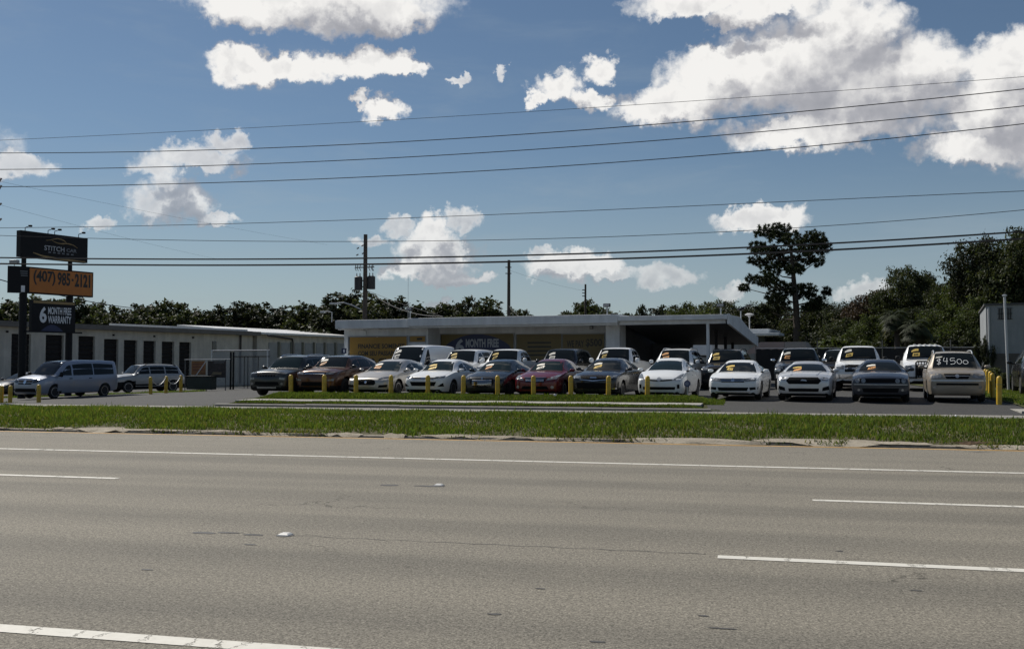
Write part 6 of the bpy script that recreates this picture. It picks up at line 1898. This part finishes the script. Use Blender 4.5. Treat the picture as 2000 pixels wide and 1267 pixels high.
# ---- the tall pine
def pine():
    rng = np.random.default_rng(5)
    dep = 92.0
    a = foot(1553, dep)
    def at(px, py, dy): 
        p = on_depth(px, py, dep) + FWD * dy
        return np.array([p.x - a.x, p.y - a.y, p.z])
    tuft = []      # (px, py, rx px, ry px)
    for (px, py, rx, ry) in [(1505, 450, 24, 13), (1535, 448, 26, 14), (1520, 462, 22, 12), (1545, 470, 24, 12), (1572, 468, 22, 12), (1596, 470, 18, 12), (1604, 480, 10, 8), (1590, 490, 20, 12), (1560, 488, 28, 14), (1528, 484, 24, 10),
                             (1482, 480, 18, 11), (1476, 492, 14, 8), (1500, 490, 22, 9), (1492, 505, 22, 10), (1520, 508, 30, 16), (1550, 512, 26, 14), (1580, 505, 24, 12), (1594, 512, 14, 8), (1510, 526, 24, 12), (1540, 530, 22, 10), (1560, 524, 14, 9),
                             (1470, 548, 18, 10), (1462, 560, 12, 9), (1490, 552, 24, 11), (1512, 545, 20, 9), (1535, 556, 20, 9), (1520, 572, 26, 12), (1568, 558, 18, 10), (1588, 565, 18, 12), (1598, 572, 10, 9), (1575, 576, 20, 9),
                             (1500, 588, 22, 12), (1525, 592, 20, 12), (1490, 604, 16, 9), (1585, 588, 18, 9), (1592, 598, 16, 9), (1515, 612, 18, 10), (1575, 602, 14, 9)]:
        tuft.append((px, py, rx, ry, rng.uniform(-2.2, 2.2)))
    V = []; Fq = []; Cc = []; base = 0
    for (px, py, rx, ry, dy) in tuft:
        rx *= 1.10; ry *= 1.20
        c = at(px, py, dy); k = int(420 * rx * ry / 300) + 120
        rxm, rym = rx * dep / F, ry * dep / F
        nb = max(10, k // 12)
        d = rand_dir(nb, rng); bc = c + d * (np.array([rxm, rxm * .9, rym]) * (.45 + .55 * rng.random((nb, 1))))
        w_ = rng.integers(0, nb, k * 3)
        n_ = len(w_)
        u = rand_dir(n_, rng); u[:, 2] += .25; u /= np.linalg.norm(u, axis=1, keepdims=True)
        ln = rng.uniform(.09, .19, n_); wd = rng.uniform(.020, .036, n_)
        v, f = quads_from(bc[w_] + u * ln[:, None] * .8, rand_dir(n_, rng), u, ln, wd)
        V.append(v); Fq.append(f + base); base += len(v)
        kk = rng.uniform(.6, 1.3) * rng.uniform(.75, 1.25, n_)
        Cc.append(np.repeat(np.stack([kk, kk, kk * .9], 1), 4, 0))
    me = np_mesh('crown', np.concatenate(V), np.concatenate(Fq), np.concatenate(Cc)); me.materials.append(M_needle)
    t = thing('pine_tree', 'tall lone pine with tufted open crown behind the tan canopy', 'tree', (a.x, a.y, 0))
    put_obj('crown', me, None, t)
    mb = MB()
    tk = [(1556, 700, 0), (1556, 640, 0), (1555, 600, 0), (1552, 560, .1), (1548, 520, 0), (1545, 490, 0), (1538, 462, 0), (1534, 446, 0)]
    P_ = [at(*k) for k in tk]; P_[0][2] = -.2
    mb.tube([Vector(p) for p in P_], [.34, .31, .28, .23, .18, .13, .08, .03], 10)
    for (px, py, rx, ry, dy) in tuft:
        y0 = min(690, py + rng.uniform(8, 26)); 
        xs_ = np.interp(y0, [446, 462, 490, 520, 560, 600, 640], [1534, 1538, 1545, 1548, 1552, 1555, 1556])
        p0, p2 = at(xs_, y0, 0), at(px, py, dy)
        p1 = p0 * .5 + p2 * .5 + np.array([0, 0, -.10 * np.linalg.norm(p2 - p0)])
        mb.tube([Vector(p0), Vector(p1), Vector(p2)], [.085, .06, .02], 6)
    mt = mb.mesh('trunk', 60); mt.materials.append(M_bark)
    put_obj('trunk', mt, None, t)
pine()

# ---- cabbage palm in front of the wood
def palm(px, pyc, dep, lab):
    rng = np.random.default_rng(9)
    a = foot(px, dep); zc = on_depth(px, pyc, dep).z
    t = thing('palm_tree', lab, 'tree', (a.x, a.y, 0))
    V = []; Fq = []; C_ = []; b0 = 0
    for i in range(54):
        az_ = rng.uniform(0, 2 * math.pi); e = rng.uniform(-1.0, 1.2)
        L = rng.uniform(.9, 1.5)
        d = np.array([math.cos(az_) * math.cos(e), math.sin(az_) * math.cos(e), math.sin(e)])
        hub = np.array([0, 0, zc]) + d * L * .55
        dead = e < -.55
        for k in range(22):
            a_ = (k - 10.5) / 10.5 * 1.25
            side = np.cross(d, [0, 0, 1]); side /= np.linalg.norm(side) + 1e-6
            u = d * math.cos(a_) + side * math.sin(a_); u[2] -= .8
            u /= np.linalg.norm(u)
            ln = L * .55 * rng.uniform(.8, 1.1)
            nn = np.cross(u, side); w_ = np.cross(u, nn + 1e-3) ; w_ /= np.linalg.norm(w_) + 1e-6
            tip = hub + u * ln - np.array([0, 0, .15 * ln])
            m_ = hub + u * ln * .5
            V.append(np.array([hub, m_ + w_ * .026, tip, m_ - w_ * .026])); Fq.append(np.arange(4) + b0); b0 += 4
            c = np.array([2.4, 1.9, 2.0]) * rng.uniform(.6, 1) if dead else np.array([1.0, 1.0, 1.0]) * rng.uniform(.7, 1.2)
            C_.append(np.repeat(c[None], 4, 0))
    me = np_mesh('fronds', np.concatenate(V), np.array(Fq), np.concatenate(C_)); me.materials.append(M_leaf)
    put_obj('fronds', me, None, t)
    mt = MB().tube([(0, 0, -.2), (.05, 0, zc * .5), (0, 0, zc)], [.22, .19, .17], 10).mesh('trunk', 60); mt.materials.append(M_bark)
    put_obj('trunk', mt, None, t)
palm(1752, 622, 68, 'shaggy cabbage palm with hanging fronds behind the black fence')
palm(1792, 640, 66.5, 'shorter cabbage palm beside the shaggy one behind the fence')

# ================================================================= grass
def grass(name, x0, x1, y0, y1, n, hgt, zf, rng, label, edge=None, tone=1.0, lean=.35, wd=.011, holes=0.0, dry=.06):
    X = rng.uniform(x0, x1, n); Y = rng.uniform(y0, y1, n)
    # uneven stand: tufts and thin places
    s1 = np.sin(X * 2.1 + 1.3 * np.sin(Y * 1.7)) * np.sin(Y * 2.7 + .8 * np.sin(X * .9)) + .6 * np.sin(X * .43 + 2) * np.sin(Y * .9)
    keep = rng.random(n) < np.clip(1 - holes + holes * (.5 + .5 * s1), 0.05, 1)
    if edge is not None: keep &= edge(X, Y, rng)
    X, Y, s1 = X[keep], Y[keep], s1[keep]; n = len(X)
    Z = zf(X, Y)
    h = hgt * rng.uniform(.45, 1.25, n) * (1 + .25 * s1)
    tall = rng.random(n) < .015; h[tall] *= 1.7
    a = rng.uniform(0, 2 * math.pi, n); ln = h * lean * rng.uniform(.2, 1.6, n)
    dx, dy = np.cos(a) * ln, np.sin(a) * ln
    b = rng.uniform(0, 2 * math.pi, n); wx, wy = np.cos(b) * wd * rng.uniform(.6, 1.4, n), np.sin(b) * wd
    p = np.stack([X, Y, Z - .01], 1); w_ = np.stack([wx, wy, 0 * wx], 1)
    mid = p + np.stack([dx * .35, dy * .35, h * .62], 1)
    tip = p + np.stack([dx, dy, h], 1)
    V = np.stack([p - w_, p + w_, mid + w_ * .8, tip, mid - w_ * .8], 1).reshape(-1, 3)
    i = np.arange(n)[:, None] * 5
    T = np.concatenate([i + [0, 1, 2], i + [0, 2, 4], i + [4, 2, 3]], 0)
    k = tone * rng.uniform(.65, 1.25, n) * (1 + .18 * s1)
    c = np.stack([k * rng.uniform(.85, 1.2, n), k, k * rng.uniform(.7, 1.1, n)], 1)
    d = rng.random(n) < dry
    c[d] = np.array([2.3, 1.45, 2.2]) * k[d][:, None] * .85
    me = np_mesh(name, V, T, np.repeat(c, 5, 0)); me.materials.append(M_grass)
    o = put_obj(name, me)
    stuff(o, label, 'grass')
    return o
# sand and silt washed over the kerb on to the road edge
M_sand = soil_mat('washed_sand', (.30, .26, .20), (.46, .41, .33), 2.2)
sand = MB(); rs_ = random.Random(4)
x = -44.0
while x < 17:
    l = rs_.uniform(.5, 3.2); yc = rs_.uniform(19.80, 19.94); hw = rs_.uniform(.05, .17)
    n_ = 18
    pts = [(x + l / 2 + l / 2 * math.cos(t) * rs_.uniform(.85, 1.1), yc + hw * math.sin(t) * rs_.uniform(.45, 1.35), .0) for t in [2 * math.pi * i / n_ for i in range(n_)]]
    pts = [(a, b, .064 + max(0, b - 19.86) * .25 if b > 19.81 else .0065) for a, b, c in pts]
    sand.add([(x + l / 2, yc, .066 if yc > 19.84 else .05)] + pts, [(0, 1 + i, 1 + (i + 1) % n_) for i in range(n_)])
    x += l * rs_.uniform(.8, 1.7)
stuff(sand.build('road_edge_sand', M_sand, None, 80), 'pale sand washed over the median kerb', 'sand')
rg = np.random.default_rng(21)
def med_edge(X, Y, rng):
    e = 20.10 + .22 * np.sin(X * .8) * np.sin(X * .31 + 1) + .12 * np.sin(X * 3.7 + np.sin(X)) + .07 * rng.normal(size=len(X))
    return Y > e
grass('median_grass', -46, 18, 19.80, 24.75, 300000, .095, lambda x, y: med_z(y), rg, 'rough green grass growing on the road median', edge=med_edge, holes=.4, wd=.010, dry=.09)
# weeds hanging over the kerb face
grass('kerb_weeds', -46, 18, 19.78, 20.15, 16000, .10, lambda x, y: np.where(y < 19.86, .02, .05), rg, 'dry straggling weeds along the median kerb', holes=.9, lean=.9, tone=.8, dry=.3,
      edge=lambda X, Y, r: np.sin(X * 1.1 + np.sin(X * .37) * 2) > .05)
grass('bank_grass', XI0 - .3, XI1 + .35, 34.98, 37.1, 70000, .08, bank_z, rg, 'clipped green grass on the bank before the front row', wd=.014, holes=.3, tone=.9)
grass('verge_grass', XI0 - .2, XI1 + .3, 32.76, 33.46, 16000, .07, bank_z, rg, 'short verge grass between kerb and pavement', wd=.014, holes=.3, tone=.9)
grass('left_lawn_grass', -62, -31.2, 32.8, 38.6, 60000, .06, lambda x, y: lot_z(x, y) + .01 - .2 * np.clip((x + 32.5) / 1.9, 0, 1), rg, 'short lawn grass around the left bollards', wd=.016, holes=.3)
grass('right_lawn_grass', 8.5, 20, 34.9, 48, 46000, .08, lambda x, y: lot_z(x, y) + .02, rg, 'lawn grass beside the right bollards', wd=.014, holes=.2)
grass('lane_verge_grass', -45, -30, 49.5, 51.0, 9000, .08, lambda x, y: lot_z(x, y) + .005, rg, 'sparse grass along the lane by the chained bollards', wd=.016, holes=.5)
